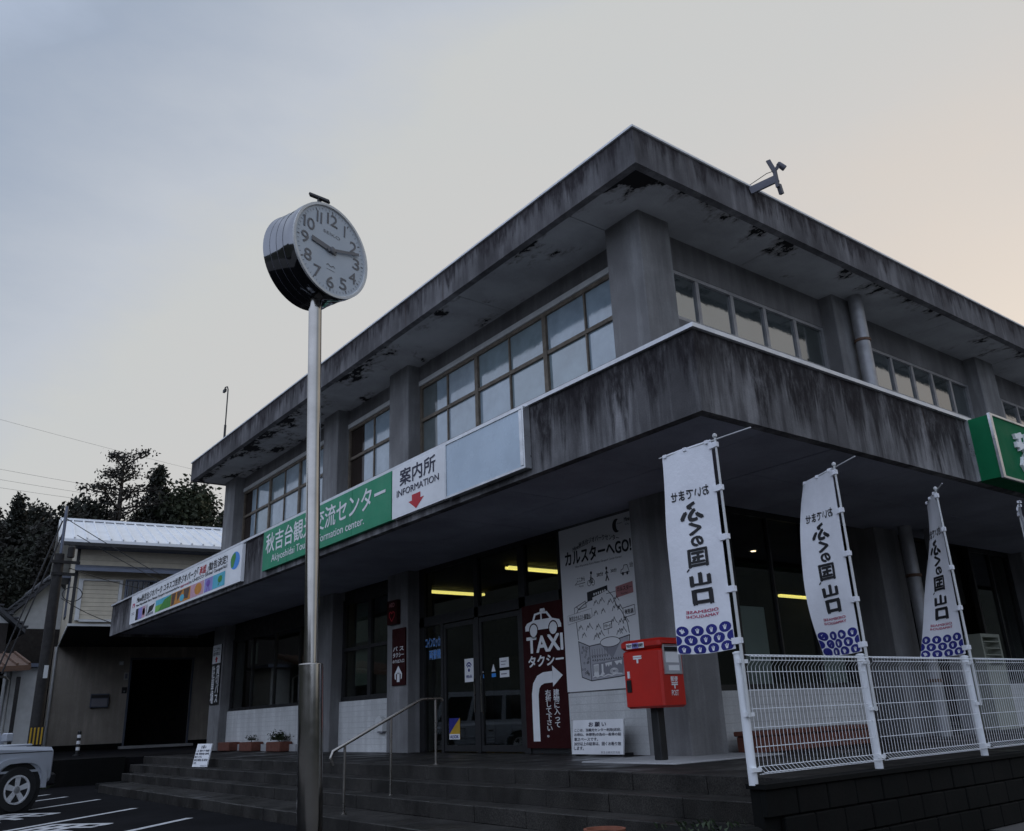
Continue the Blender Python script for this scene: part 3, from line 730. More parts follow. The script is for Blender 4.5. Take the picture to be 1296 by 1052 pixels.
ks = thing('coach_parking_sign', 'narrow vertical coach parking board on the farthest left pier', 'sign', (8.70, 25.65, 1.86))
MB().box(8.70, 8.727, 25.30, 26.0, 1.86, 3.52).build('board', M['dark'], ks)
fr = Frame((8.70, 26.0, 1.86), (0, -1, 0), (0, 0, 1)); w, h = .70, 1.66
flat([[(0, 1.14), (w, 1.14), (w, h), (0, h)]], fr, M['white'], ks, 'white_panel')
text('ここから', fr, .1*w, .9*w, 1.49, 1.59, M['ink'], ks, .01, lift=.006); text('駐車禁止', fr, .1*w, .9*w, 1.36, 1.46, M['ink'], ks, .01, lift=.006)
flat([[(.5*w-.06, 1.17), (.5*w+.06, 1.17), (.5*w+.06, 1.25), (.5*w+.14, 1.25), (.5*w, 1.34), (.5*w-.14, 1.25), (.5*w-.06, 1.25)]], fr, M['redink'], ks, 'arrow', .006)
text('貸切バス', fr, .56*w, .96*w, .06, 1.08, M['white'], ks, .02, vertical=True)
text('駐車場', fr, .06*w, .42*w, .04, 1.08, M['white'], ks, .02, vertical=True)

# door stickers
def sticker(name, label, y0, y1, z0, z1, mat):
    t = thing(name, label, 'sticker', (9.03, (y0+y1)/2, z0)); MB().box(9.028, 9.0325, y0, y1, z0, z1).build('board', M[mat], t)
    return t, Frame((9.028, y1, z0), (0, -1, 0), (0, 0, 1)), y1-y0, z1-z0
t, fr, w, h = sticker('wifi_sticker', 'white and blue wireless hotspot sticker on the left sliding door', 13.05, 13.33, 1.82, 2.22, 'white')
flat(strip(ell(.5*w, .52*h, .33*w, .30*h, 10, R(35), R(145)), .025) + strip(ell(.5*w, .52*h, .2*w, .18*h, 8, R(35), R(145)), .025) + [ell(.5*w, .50*h, .03, .03)], fr, M['blue'], t, 'wifi_symbol')
text('Wi-Fi', fr, .18*w, .82*w, .16*h, .29*h, M['blue'], t, .02)
t, fr, w, h = sticker('security_sticker', 'blue and yellow security sticker low on the glass door', 13.52, 13.86, .86, 1.22, 'yellow')
flat([[(0, h), (w, h), (0, .25*h)]], fr, M['blue'], t, 'blue_half'); flat([[(0, 0), (w, 0), (w, .25*h), (0, .25*h)]], fr, M['white'], t, 'white_band')
text('ALSOK', fr, .1*w, .9*w, .05*h, .2*h, M['blue'], t, .02, lift=.006)
t, fr, w, h = sticker('notice_sticker', 'small white notice on the right sliding door', 12.0, 12.26, 2.0, 2.16, 'white')
flat(strip([(.04, .1), (.2, .1)], .015)+strip([(.04, .05), (.17, .05)], .012), fr, M['grey'], t, 'print')
t, fr, w, h = sticker('warning_sticker', 'second small white notice under the first on the right sliding door', 12.0, 12.26, 1.84, 1.95, 'white')
flat(strip([(.04, .055), (.2, .055)], .02), fr, M['grey'], t, 'print')
for y, lb in ((12.86, 'small blue triangle sticker left of the door joint'), (12.5, 'small blue triangle sticker right of the door joint')):
    t, fr, w, h = sticker('triangle_sticker', lb, y-.12, y+.03 if y > 12.7 else y, 1.86, 1.92, 'sky_print')
    flat([[(0, .09), (w, .09), (w/2, .22)]], fr, M['white'], t, 'triangle')
lk = thing('locker_lettering', 'blue white-edged locker lettering on the fixed glass left of the doors', 'lettering', (9.03, 14.4, 2.3))
fr = Frame((9.042, 14.66, 2.30), (0, -1, 0), (0, 0, 1))
for (bd, mm, lf) in ((.03, 'white', .004), (.012, 'sky_print', .007)):
    text('コインロッカー', fr, -.02, .60, .22, .40, M[mm], lk, bd, lift=lf); text('両替機', fr, .12, .52, 0, .17, M[mm], lk, bd, lift=lf)

# ------------------------------------------------------------------ karst poster
po = thing('karst_poster', 'big white line drawing poster covering the wall left of the corner pier', 'poster', (8.955, 9.45, 1.5))
PW, PH = 1.64, 2.49
MB().box(8.955, 8.972, 8.465, 10.43, 1.52, 4.01).build('board', M['poster'], po)
fr = Frame((8.955, 10.43, 1.52), (0, -1, 0), (0, 0, 1))
V = lambda t: (1-t)*PH
U = lambda t: t*PW
def ptext(s, a, b, t0, t1, mm='ink', bold=.01, warp=None): return text(s, fr, U(a), U(b), V(t1), V(t0), M[mm], po, bold, warp=warp)
def pline(pts, wd=.012, closed=False, mm='line', nm='drawing', l=.004): flat(strip([(U(a), V(b)) for a, b in pts], wd, closed), fr, M[mm], po, nm, l)
def pfill(polys, mm, nm='drawing', l=.003): flat([[(U(a), V(b)) for a, b in p] for p in polys], fr, M[mm], po, nm, l)
arc = lambda a, b: (a, b - .10*((a/PW-.52)/.35)**2)
ptext('Mine秋吉台ジオパークセンター', .20, .84, .092, .128, warp=arc)
ptext('カルスターへGO!', .08, .985, .150, .235, bold=.03)
ptext('Mine-Akiyoshidai Karst Plateau Geopark Center Karstar', .22, .86, .248, .264, bold=.0)
pfill([[(a, b) for a, b in ell(.82, .065, .055, .042, 16, R(70), R(290))] + [(a, b) for a, b in ell(.845, .065, .03, .034, 12, R(280), R(80))]], 'ink', 'logo')
ptext('Geopark', .83, .90, .05, .062, bold=0); ptext('Mine', .925, .995, .03, .055); ptext('City', .935, .99, .066, .08, bold=0)
ptext('ここから', .235, .345, .325, .35); pline([(.345, .362), (.20, .366), (.235, .352)], .01); ptext('Access', .255, .32, .372, .384, bold=0)
ptext('20分', .51, .60, .32, .345); ptext('30分', .70, .78, .315, .338); ptext('5分', .95, .99, .30, .33)
# cycle, walker, car symbols
for cxx in (.40, .455): pline(ell(cxx, .372, .022, .017, 12), .009, True)
pline([(.40, .372), (.425, .345), (.455, .372), (.43, .372), (.42, .335)], .012); pfill([ell(.435, .312, .014, .011, 10)], 'line'); pline([(.43, .325), (.435, .343), (.46, .35)], .016)
pfill([ell(.645, .305, .013, .011, 10)], 'line'); pline([(.645, .318), (.648, .348), (.628, .38)], .022); pline([(.648, .348), (.668, .38)], .02); pline([(.625, .338), (.645, .322), (.668, .336)], .014)
pline([(.83, .355), (.835, .335), (.86, .33), (.875, .31), (.915, .31), (.925, .33), (.935, .353)], .01, True)
for cxx in (.855, .91): pfill([ell(cxx, .358, .014, .011, 10)], 'line')
pfill([[(.745, .425), (.965, .41), (.965, .475), (.745, .49)]], 'salmon', 'map_label'); ptext('カルスター', .765, .95, .428, .455, bold=.012); ptext('Karstar', .81, .90, .464, .475, bold=0)
pline([(.62, .455), (.745, .45)], .008)
pfill([[(.36, .425), (.64, .405), (.64, .435), (.43, .462), (.43, .477), (.36, .482)]], 'ink', 'map_building'); 
for k in range(6): pfill([[(.45+k*.03, .438-k*.002), (.467+k*.03, .437-k*.002), (.467+k*.03, .450-k*.002), (.45+k*.03, .451-k*.002)]], 'poster', 'map_building_window', .006)
pline([(.20, .70), (.19, .62), (.18, .56), (.22, .52), (.30, .495), (.36, .482)]); pline([(.64, .435), (.70, .475), (.74, .53), (.80, .57), (.86, .64), (.875, .70)])
pline([(.20, .50), (.33, .475), (.34, .51), (.24, .52)], .01, True); pline([(.17, .56), (.17, .505), (.20, .50)], .008)
pfill([[(.07, .548), (.41, .525), (.41, .575), (.07, .60)]], 'poster', 'map_label', .005); pline([(.07, .548), (.41, .525), (.41, .575), (.07, .60)], .008, True); text('秋吉台カルスト展望台', fr, U(.09), U(.39), V(.585), V(.552), M['ink'], po, .01, lift=.007)
pline([(.82, .555), (.965, .545), (.965, .60), (.82, .61)], .008, True); text('秋芳洞', fr, U(.84), U(.945), V(.592), V(.565), M['ink'], po, .01, lift=.007)
pline([(.555, .625), (.66, .618), (.66, .655), (.555, .662)], .008, True); ptext('ドリーネ', .57, .645, .632, .65, bold=.005); pline([(.61, .66), (.61, .69)], .008)
rr = random.Random(3)
for (a, b) in ((.47, .50), (.55, .495), (.66, .51), (.74, .50), (.25, .575), (.46, .56), (.56, .555), (.72, .55), (.78, .55), (.24, .635), (.36, .64), (.48, .645), (.69, .625), (.78, .635), (.84, .63), (.28, .68), (.45, .70), (.51, .69), (.75, .69), (.8, .685)):
    s = rr.uniform(.7, 1.25); pline([(a-.035*s, b+.012), (a-.015*s, b-.014*s), (a-.005*s, b-.004), (a+.008*s, b-.024*s), (a+.02*s, b-.01), (a+.04*s, b+.008)], .009)
pfill([[(.20, .71), (.345, .745), (.345, 1-.055), (.22, .92)]], 'midgrey', 'map_cliff'); pfill([[(.345, .745), (.86, .715), (.80, .93), (.345, .945)]], 'midgrey', 'map_front', .0025)
pline([(.20, .71), (.345, .745), (.60, .735), (.875, .71), (.80, .93), (.345, .945), (.22, .92)], .014, True); pline([(.345, .745), (.345, .945)], .012)
for k in range(26):
    a = rr.uniform(.225, .33); b = .74+(rr.random())*.17; pline(ell(a, b, .009, .006, 6), .006, True)
pfill([ell(.625, .735, .13, .028, 20)], 'poster', 'map_sinkhole', .005); pline(ell(.625, .735, .13, .028, 20), .01, True, l=.006); pfill([[(.51, .75), (.74, .75), (.64, .83)]], 'grey', 'map_sinkhole_cone', .004)
for k in range(7): pline([(.38+k*.033, .765), (.38+k*.033, .80)], .006); pline([(.37+k*.033, .80), (.38+k*.033, .815), (.39+k*.033, .80)], .01)
for k in range(14): pline([(.375+k*.03, .832+.004*(k % 3)), (.385+k*.03, .826), (.393+k*.03, .835)], .01)
pfill([[(.37, .85), (.79, .835), (.76, .915), (.37, .93)]], 'grey', 'map_cave', .004)
pfill([[(.385, .855), (.455, .852), (.45, .92), (.385, .925)], [(.49, .855), (.515, .855), (.512, .90), (.53, .915), (.47, .92), (.49, .90)], [(.54, .852), (.63, .848), (.62, .87), (.60, .86), (.585, .875), (.57, .86), (.55, .874)], [(.66, .846), (.76, .842), (.75, .868), (.72, .855), (.69, .87)]], 'poster', 'map_cave_rock', .006)
for k in range(3): pline(ell(.65, .90, .05-.013*k, .016-.004*k, 14), .008, True, 'poster', l=.007)
pline([(.37, .925), (.40, .919), (.43, .926), (.47, .918), (.52, .925), (.57, .917), (.62, .923), (.68, .914), (.75, .918)], .016, False, 'poster', l=.008)
for k in range(5): pline(strip and [(.395+k*.012, .86), (.395+k*.012, .90-.006*(k % 2))], .005, False, 'line', l=.008)

# ------------------------------------------------------------------ notice boards
def notice(label, org, udir, w, h, lean, prop):
    t = thing('notice_board', label, 'notice board', org, 'white request notices on the terrace')
    u = Vector(udir).normalized(); v = (Vector((0, 0, 1)) + Vector((u.y, -u.x, 0))*-lean).normalized()
    fr = Frame(org, u, v); n = fr.n
    b = MB(); b.prism([fr(0, .02, 0), fr(w, .02, 0), fr(w, h, 0), fr(0, h, 0)], -n*.025); b.build('board', M['white'], t)
    for a in (.04, w-.08): b = MB(); b.prism([fr(a, 0, -.026), fr(a+.04, 0, -.026), fr(a+.04, 0, -.026)-n*prop*1.0 - Vector((0, 0, 1))*(fr(a, 0, -.026)-n*prop-Vector(org)).z, fr(a, 0, -.026)-n*prop - Vector((0, 0, 1))*(fr(a, 0, -.026)-n*prop-Vector(org)).z], Vector((0, 0, .035))); b.build('stand', M['dark'], t)
    text('お 願 い', fr, .33*w, .67*w, .80*h, .93*h, M['navy'], t, .015)
    for k, s in enumerate(('ここは、当観光センター利用(送迎、', 'お尋ね、休憩等)の為の一般車の駐', '車スペースです。', '20分以上の駐車は、固くお断り致', 'します。')):
        wd = {2: .48, 4: .2}.get(k, .92); text(s, fr, .04*w, .04*w+wd*w, h*(.655-.125*k), h*(.755-.125*k), M['navy'], t, .006)
    text('秋吉台観光交流館', fr, .58*w, .94*w, .06*h, .13*h, M['grey'], t, 0)
    return t
notice('white request notice board standing by the red postbox', (8.62, 10.02, .64), (0.03, -1, 0), 1.02, .48, .12, .22)
notice('white request notice board leaning on the steps at left', (6.015, 18.75, .482), (.27, -1, 0), .50, .46, .22, .02)

# ------------------------------------------------------------------ postbox
pbx = thing('postbox', 'red square postbox on a dark post beside the corner pier', 'postbox', (7.87, 7.55, .65))
MB().bbox(7.81, 7.93, 7.49, 7.61, .65, 1.24, .01).build('post', M['dark'], pbx)
bd = MB().bbox(7.67, 8.07, 7.24, 7.87, 1.23, 1.90, .025).build('body', M['red'], pbx)
MB().bbox(7.655, 8.085, 7.225, 7.885, 1.905, 2.02, .03).build('lid', M['red'], pbx)
MB().box(7.668, 7.6695, 7.27, 7.84, 1.27, 1.88).build('front_door', M['red'], pbx)
f = MB(); f.box(7.72, 8.02, 7.225, 7.24, 1.60, 1.62); f.box(7.72, 8.02, 7.225, 7.24, 1.93, 1.95); f.box(7.72, 7.74, 7.225, 7.24, 1.62, 1.93); f.box(8.0, 8.02, 7.225, 7.24, 1.62, 1.93)
pf = f.build('slot_panel', M['alu'], pbx)
MB().box(7.74, 8.0, 7.236, 7.239, 1.62, 1.93).build('back_plate', M['midgrey'], pf)
MB().box(7.745, 7.995, 7.222, 7.236, 1.865, 1.91).build('slot', M['black'], pf)
MB().box(7.76, 7.98, 7.23, 7.236, 1.73, 1.85).build('collection_card', M['white'], pf); MB().box(7.80, 7.98, 7.23, 7.236, 1.64, 1.70).build('number_card', M['white'], pf)
fr = Frame((7.67, 7.24, 1.23), (1, 0, 0), (0, 0, 1))
text('郵便', fr, .145, .265, .285, .345, M['white'], pbx, .02); text('〒', fr, .155, .255, .21, .275, M['white'], pbx, .03); text('POST', fr, .145, .26, .13, .19, M['white'], pbx, .01)
fr = Frame((7.67, 7.87, 1.23), (0, -1, 0), (0, 0, 1))
text('〒', fr, .20, .33, .52, .60, M['white'], pbx, .04, lift=.006)
fr2 = Frame((7.655, 7.885, 1.905), (0, -1, 0), (0, 0, 1)); flat([[(.12, .015), (.42, .015), (.42, .08), (.12, .08)]], fr2, M['white'], pbx, 'label_strip'); 
flat([[(.22, .015), (.33, .015), (.33, .08), (.22, .08)]], fr2, M['lilac'], pbx, 'label_strip', .005); text('空港便', fr2, .13, .41, .03, .068, M['ink'], pbx, .01, lift=.007)
MB().box(7.655, 7.668, 7.74, 7.81, 1.42, 1.56).build('lock', M['black'], pbx); MB().box(7.655, 7.668, 7.755, 7.785, 1.58, 1.66).build('key_tag', M['white'], pbx)

# ------------------------------------------------------------------ handrail
hr = thing('handrail', 'stainless steel handrail with three posts running up the steps', 'handrail', (5.9, 10.35, .16))
zr = lambda x: .955 + (x-5.19)*(1.47-.955)/(6.3-5.19)
pts = [(5.03, 10.35, .72), (5.0, 10.35, .80), (5.03, 10.35, zr(5.03)), (5.19, 10.35, zr(5.19)), (6.24, 10.35, zr(6.24)), (6.31, 10.35, 1.47), (6.60, 10.35, 1.475), (6.63, 10.35, 1.44)]
MB().tube(pts, .021, 12).build('top_rail', M['rail'], hr)
for x, z in ((5.19, .16), (5.84, .32), (6.52, .64)):
    p = MB().tube([(x, 10.35, z), (x, 10.35, min(zr(x), 1.47))], .017, 10).build('post', M['rail'], hr)
    MB().lathe((x, 10.35, z), (0, 0, 1), [(0, .04), (.01, .04), (.014, .018)], 14).build('base_ring', M['rail'], p)

# wall lamp on the low wall
wl = thing('wall_light', 'small rounded white wall light on the tiled low wall', 'wall light', (8.93, 16.2, 1.03))
b = MB(); b.prism([(8.955, 16.2+.16*math.cos(a), 1.16+.16*math.sin(a)) for a in [i*PI/8 for i in range(9)]] + [(8.955, 16.04, 1.03), (8.955, 16.36, 1.03)][:2], (-.10, 0, 0)); b.build('shade', M['trim'], wl)
MB().box(8.88, 8.953, 16.1, 16.3, 1.0, 1.028).build('lens', M['grey'], wl)

# planters along the low wall
pl_lab = ['brick red planter box at the foot of the left low wall, nearest the far pier', 'middle brick red planter box at the foot of the left low wall', 'brick red planter box holding the bushy plant by the left low wall']
for i, (y, has) in enumerate(((24.4, 0), (22.8, 1), (21.0, 2))):
    t = thing('planter', pl_lab[i], 'planter', (8.78, y, .64), 'brick planters by the left wall')
    b = MB().bbox(8.62, 8.94, y-.42, y+.42, .64, .86, .015); b.build('box', M['brick'], t)
    if has:
        b = MB(); nlf = 70 if has == 1 else 420; rr_ = .12 if has == 1 else .33
        for k in range(nlf):
            c = Vector((8.78, y, .9)) + Vector((random.gauss(0, .07), random.gauss(0, rr_*.6), abs(random.gauss(0, .085 if has == 2 else .05)))); a = Vector((random.uniform(-1, 1), random.uniform(-1, 1), random.uniform(-.4, 1)))  .normalized()*.035; d = a.cross(Vector((random.random(), .3, 1))).normalized()*.018
            b.add([c-a, c+d, c+a, c-d], [(0, 1, 2, 3)])
        b.tube([(8.78, y, .84), (8.79, y+.02, .95)], .012, 6); stuff(b.build('plant_leaves', M['leaf'], t))
MB_edge = MB()
for i in range(11): MB_edge.box(8.86, 8.95, 19.1+i*.55, 19.1+i*.55+.5, .64, .80)
tag(MB_edge.build('kerb_edging', M['padstone']), 'low pale edging strip along the foot of the left low wall', 'edging')
t = thing('planter_bench', 'long reddish brown flower bench behind the mesh fence', 'bench', (10.75, 7.5, .64))
MB().bbox(9.45, 12.1, 7.35, 7.75, .84, .90, .01).build('top', M['brick'], t)
for i in range(6): MB().bbox(9.48+i*.44, 9.48+i*.44+.42, 7.37, 7.73, .64, .838, .01).build('brick_block', M['brick'], t)
t = thing('louvre_unit', 'grey louvred cabinet standing under the canopy at right', 'louvred cabinet', (17.1, 7.8, .64))
f = MB(); f.box(16.75, 17.5, 7.72, 8.02, .64, 1.75); f.box(16.75, 16.81, 7.72, 8.02, 1.75, 2.32); f.box(17.44, 17.5, 7.72, 8.02, 1.75, 2.32); f.box(16.81, 17.44, 7.72, 8.02, 2.26, 2.32); f.box(16.81, 17.44, 7.95, 8.02, 1.75, 2.26); f.build('case', M['blind'], t)
for k in range(4): MB().bar((16.81, 7.76, 1.82+k*.12), (17.44, 7.76, 1.82+k*.12), .10, .02).build('louvre', M['blind'], t)
t = thing('slim_column', 'slim pale grey steel column behind the fence', 'column', (14.95, 7.35, .64)); MB().bbox(14.85, 15.05, 7.25, 7.45, .64, 4.05, .01).build('shaft', M['framegrey'], t)

# ------------------------------------------------------------------ fence and banners
FY = 4.55
fc = thing('mesh_fence', 'white welded mesh fence along the top of the block wall', 'fence', (9, FY, .64))
posts = [5.72, 7.47, 9.42, 11.45, 13.45]
for x in posts:
    p = MB().tube([(x, FY, .63), (x, FY, 1.60)], .036, 12).build('fence_post', M['fence'], fc)
    MB().lathe((x, FY, 1.60), (0, 0, 1), [(0, .042), (.012, .042), (.02, .02)], 12).build('post_cap', M['fence'], p)
    for z in (.74, 1.14, 1.54): MB().box(x-.055, x+.055, FY-.05, FY-.03, z-.015, z+.015).build('clamp', M['fence'], p)
for x0, x1 in zip(posts[:-1], posts[1:]):
    b = MB(); nx = int((x1-x0-.08)/.05); yo = FY-.045
    zs = [.70, .725, .84, .98, 1.12, 1.26, 1.40, 1.53, 1.555, 1.59]
    prof = [(.705, -.0), (.72, -.045), (.76, 0), (1.50, 0), (1.545, -.045), (1.575, -.045), (1.59, 0)]
    for i in range(nx+1):
        x = x0+.04+i*(x1-x0-.08)/nx; b.tube([(x, yo+d, z) for z, d in prof], .0024, 4, False)
    for z, d in ((.705, 0), (.72, -.047), (.76, 0.004), (.90, .004), (1.04, .004), (1.18, .004), (1.32, .004), (1.46, .004), (1.545, -.05), (1.575, -.05), (1.59, .004)):
        b.tube([(x0+.03, yo+d, z), (x1-.03, yo+d, z)], .0034, 4, False)
    o = b.build('mesh_panel', M['fence'], fc, smooth=False); stuff(o)

def banner(label, px, top_deg, bot_deg, bow, seed, tip=.98):
    rnd = random.Random(seed); W_, H_, zb = .58, 1.76, 1.64
    t = thing('banner', label, 'banner', (px, FY-.05, .64+.9), 'white vertical banners on the fence')
    py = FY-.055
    MB().tube([(px, py, 1.12), (px, py, 2.3), (px, py, 3.40)], [.014, .013, .010], 10).build('pole', M['trim'], t)
    MB().lathe((px, py, 3.40), (0, 0, 1), [(0, .012), (.01, .02), (.03, .02), (.04, .008)], 10).build('pole_cap', M['trim'], t)
    d = Vector((math.cos(R(top_deg)), math.sin(R(top_deg)), 0))
    MB().tube([Vector((px, py, 3.385))-d*.38, Vector((px, py, 3.385))+d*.66], .006, 8).build('crossbar', M['trim'], t)
    ph = rnd.uniform(0, 6)
    def P(u, v, c=0):
        k = max(0., min(1., 1-v/H_))
        an = R(top_deg + (bot_deg-top_deg)*(k**1.3) + bow*math.sin(PI*k))
        dd = Vector((math.cos(an), math.sin(an), 0)); nn = Vector((-dd.y, dd.x, 0))
        s = u/W_; wv = (.022*math.sin(3.2*s*2+ph+v*2.2)+.012*math.sin(7*s+ph*2+v*5))*s*min(1, .25+k*2)
        return Vector((px, py, zb)) + dd*(.05+u*(1-.03*math.sin(PI*k))) + nn*(wv+c) + Vector((0, 0, v-.015*math.sin(PI*s)*k))
    b = MB(); nu, nv = 14, 40
    for c in (-.0015, .0015):
        o_ = len(b.v)
        b.v += [tuple(P(W_*i/nu, H_*j/nv, c)) for j in range(nv+1) for i in range(nu+1)]
        b.f += [(o_+j*(nu+1)+i, o_+j*(nu+1)+i+1, o_+(j+1)*(nu+1)+i+1, o_+(j+1)*(nu+1)+i) for j in range(nv) for i in range(nu)]
    cl = b.build('cloth', M['cloth'], t)
    for uu in (.04, .29, .54):
        a = P(uu, H_, 0); MB().box(a.x-.018, a.x+.018, a.y-.018, a.y+.018, a.z-.03, 3.40).build('loop', M['cloth'], cl)
    for vv in (.06, .47, .9, 1.32, 1.70):
        z = zb+vv; a = P(0.02, vv); bb = MB(); bb.bar((px, py, z), a, .034, .05); bb.box(px-.018, px+.018, py-.018, py+.018, z-.022, z+.022); bb.build('tie', M['cloth'], cl)
    # print, seen from the back of the cloth: mirrored.  s runs from the pole outwards
    class CF:
        def __call__(s, a, bq, c=0): return P(a, bq, c)
    F = CF()
    # which side of the cloth faces the street
    mid = P(.3, 1, 0); nrm = (P(.3, 1, 1)-mid); side = 1 if nrm.dot(Vector((0, 0, 1.2))-mid) > 0 else -1
    lf = .004*side
    def ct(s, u0, u1, f0, f1, mm, bold=.03): text(s, F, u0, u1, H_*(1-f1), H_*(1-f0), M[mm], cl, bold, False, lf)
    ct('おいでませ', .08, .49, .215, .265, 'ink', .02)
    ct('ふ', .17, .40, .285, .375, 'ink', .04); ct('く', .21, .33, .385, .445, 'ink', .05); ct('の', .20, .32, .455, .50, 'ink', .06)
    ct('国', .17, .37, .515, .60, 'ink', .03); ct('、', .37, .40, .605, .62, 'ink', .02); ct('山', .17, .37, .63, .69, 'ink', .05); ct('口', .17, .36, .71, .775, 'ink', .06)
    ct('OIDEMASE', .12, .45, .802, .815, 'pinkink', .02); ct('YAMAGUCHI', .12, .45, .823, .836, 'pinkink', .02)
    b = MB(); wb = MB()
    for r in range(3):
        for c in range(4 if r != 1 else 5):
            u = (.075+c*.145) if r != 1 else (.003+c*.145); v = .185-.075*r
            pol = [(min(max(x, .004), .576), max(y, .004)) for x, y in ell(u, v, .062, .042, 16)]
            b.add([F(x, y, lf) for x, y in pol], [tuple(range(len(pol)))])
            for a in (-.55, 0, .55):
                for q in strip([(u+.008*a, v-.02), (u+.03*math.sin(a), v-.02+.04*math.cos(a))], .008):
                    if all(.004 < x < .576 and y > .004 for x, y in q): wb.add([F(x, y, lf*1.8) for x, y in q], [(0, 1, 2, 3)])
    b.build('scale_pattern', M['blue'], cl, smooth=False); stuff(wb.build('scale_rays', M['cloth'], cl, smooth=False))
banner('white vertical banner nearest the red postbox, spread widest', 5.70, 90, 92, 4, 1)
banner('white vertical banner second along the fence, bowed at its free edge', 7.48, 62, 70, 13, 2)
banner('white vertical banner third along the fence, turned nearly edge-on', 9.44, 37, 76, 0, 3)
banner('white vertical banner cut by the right edge of the photo', 11.47, 205, 215, 0, 4)

# ------------------------------------------------------------------ clock on a pole
CX, CY, CZ = 2.80, 6.09, 5.09
bk = Vector((-.32, .95, 0)).normalized()            # from the dial towards the back
ck = thing('pole_clock', 'round steel pole clock with grey dial beside the steps', 'clock', (CX, CY, 0))
fc0 = Vector((CX, CY, CZ)) - bk*.0
C = Vector((CX, CY, CZ)); px_ = C + bk*.17
ln_ = lambda z: (px_.x+.105*(4.7-z)/4.7, px_.y-.08*(4.7-z)/4.7, z)        # the pole stands a little out of plumb
MB().tube([ln_(0), ln_(1.62)], .092, 24).build('pole_sleeve', M['steel'], ck)
MB().lathe(ln_(1.62), (0, 0, 1), [(0, .092), (.006, .09), (.012, .06)], 24).build('sleeve_cap', M['rail'], ck)
MB().tube([ln_(1.62), ln_(CZ-.40)], .055, 24).build('pole', M['steel'], ck)
body = MB().lathe(C, bk, [(0, .435), (.015, .441), (.06, .441), (.09, .433), (.35, .433), (.36, .44), (.37, .40)], 64).build('case', M['chrome'], ck)
for k_ in (.12, .20, .28): MB().lathe(C+bk*k_, bk, [(0, .4325), (.001, .4345), (.005, .4345), (.006, .4325)], 64).build('case_seam', M['slate'], body)
MB().lathe(C-bk*.012, bk, [(0, .441), (.0, .430), (.012, .425)], 64)
b = MB(); nn = 64
a1 = bk.cross(Vector((0, 0, 1))).normalized(); a2 = Vector((0, 0, 1))
def ring(r, off): return [C - bk*off + a1*(r*math.cos(2*PI*k/nn)) + a2*(r*math.sin(2*PI*k/nn)) for k in range(nn)]
rs = [ring(.435, 0), ring(.439, .022), ring(.416, .022), ring(.408, .004)]
b.add(sum(rs, []), [(i*nn+k, i*nn+(k+1) % nn, i*nn+nn+(k+1) % nn, i*nn+nn+k) for i in range(3) for k in range(nn)]); b.build('bezel', M['trim'], body)
b = MB(); b.add(ring(.412, .006), [tuple(range(nn))]); dial = b.build('dial', M['dial'], ck)
fd = Frame(C - bk*.006, -bk.cross(Vector((0, 0, 1))) if False else Vector((-bk.y, bk.x, 0))*-1, (0, 0, 1))
if fd.n.dot(bk) > 0: fd = Frame(C - bk*.006, -fd.u, (0, 0, 1))
for k in range(1, 13):
    a = R(90-30*k); rr_ = .305; x, y = rr_*math.cos(a), rr_*math.sin(a)
    wd = {1: .008, 10: .062, 11: .03, 12: .062}.get(k, .042)
    text(str(k).replace('1', 'I'), fd, x-wd, x+wd, y-.055, y+.055, M['dialink'], dial, .006, lift=.002, name='numeral')
tk = []
for k in range(60):
    a = R(6*k); l0 = .372 if k % 5 else .365; tk += strip([(l0*math.cos(a), l0*math.sin(a)), (.392*math.cos(a), .392*math.sin(a))], .004 if k % 5 else .012)
flat(tk, fd, M['dialink'], dial, 'minute_marks', .002)
text('SEIKO', fd, -.10, .10, .145, .175, M['dialink'], dial, .0, lift=.002)
flat(strip([(-.05, -.155), (-.03, -.14), (-.01, -.155), (.01, -.155), (.03, -.14), (.05, -.155)], .008)+strip([(-.05, -.19), (.05, -.19)], .004), fd, M['dialink'], dial, 'wave_mark', .002)
def hand(deg, ln, wd, tail, lift, nm):
    a = R(90-deg); c, s_ = math.cos(a), math.sin(a)
    f = lambda l, w: (l*c-w*s_, l*s_+w*c)
    b = MB(); p = [f(-tail, -wd*.5), f(ln, -wd*.45), f(ln, wd*.45), f(-tail, wd*.5)]
    b.prism([fd(x, y, lift) for x, y in p], fd.n*.005); b.build(nm, M['dialink'], ck)
hand(276, .235, .05, .05, .008, 'hour_hand'); hand(73, .335, .028, .06, .018, 'minute_hand')
MB().lathe(fd(0, 0, .004), fd.n, [(0, .03), (.022, .03), (.026, .02)], 20).build('hub', M['dialink'], ck)
T0 = C+bk*.17; e = Vector((.79, -.61, 0))
b = MB(); b.bar(T0+Vector((0, 0, .42)), T0+Vector((0, 0, .60)), .03); b.build('finial_stem', M['dark'], ck)
b = MB(); b.bar(T0+Vector((0, 0, .655))-e*.09, T0+Vector((0, 0, .565))+e*.09, .05, .018); b.build('finial_panel', M['dark'], ck)

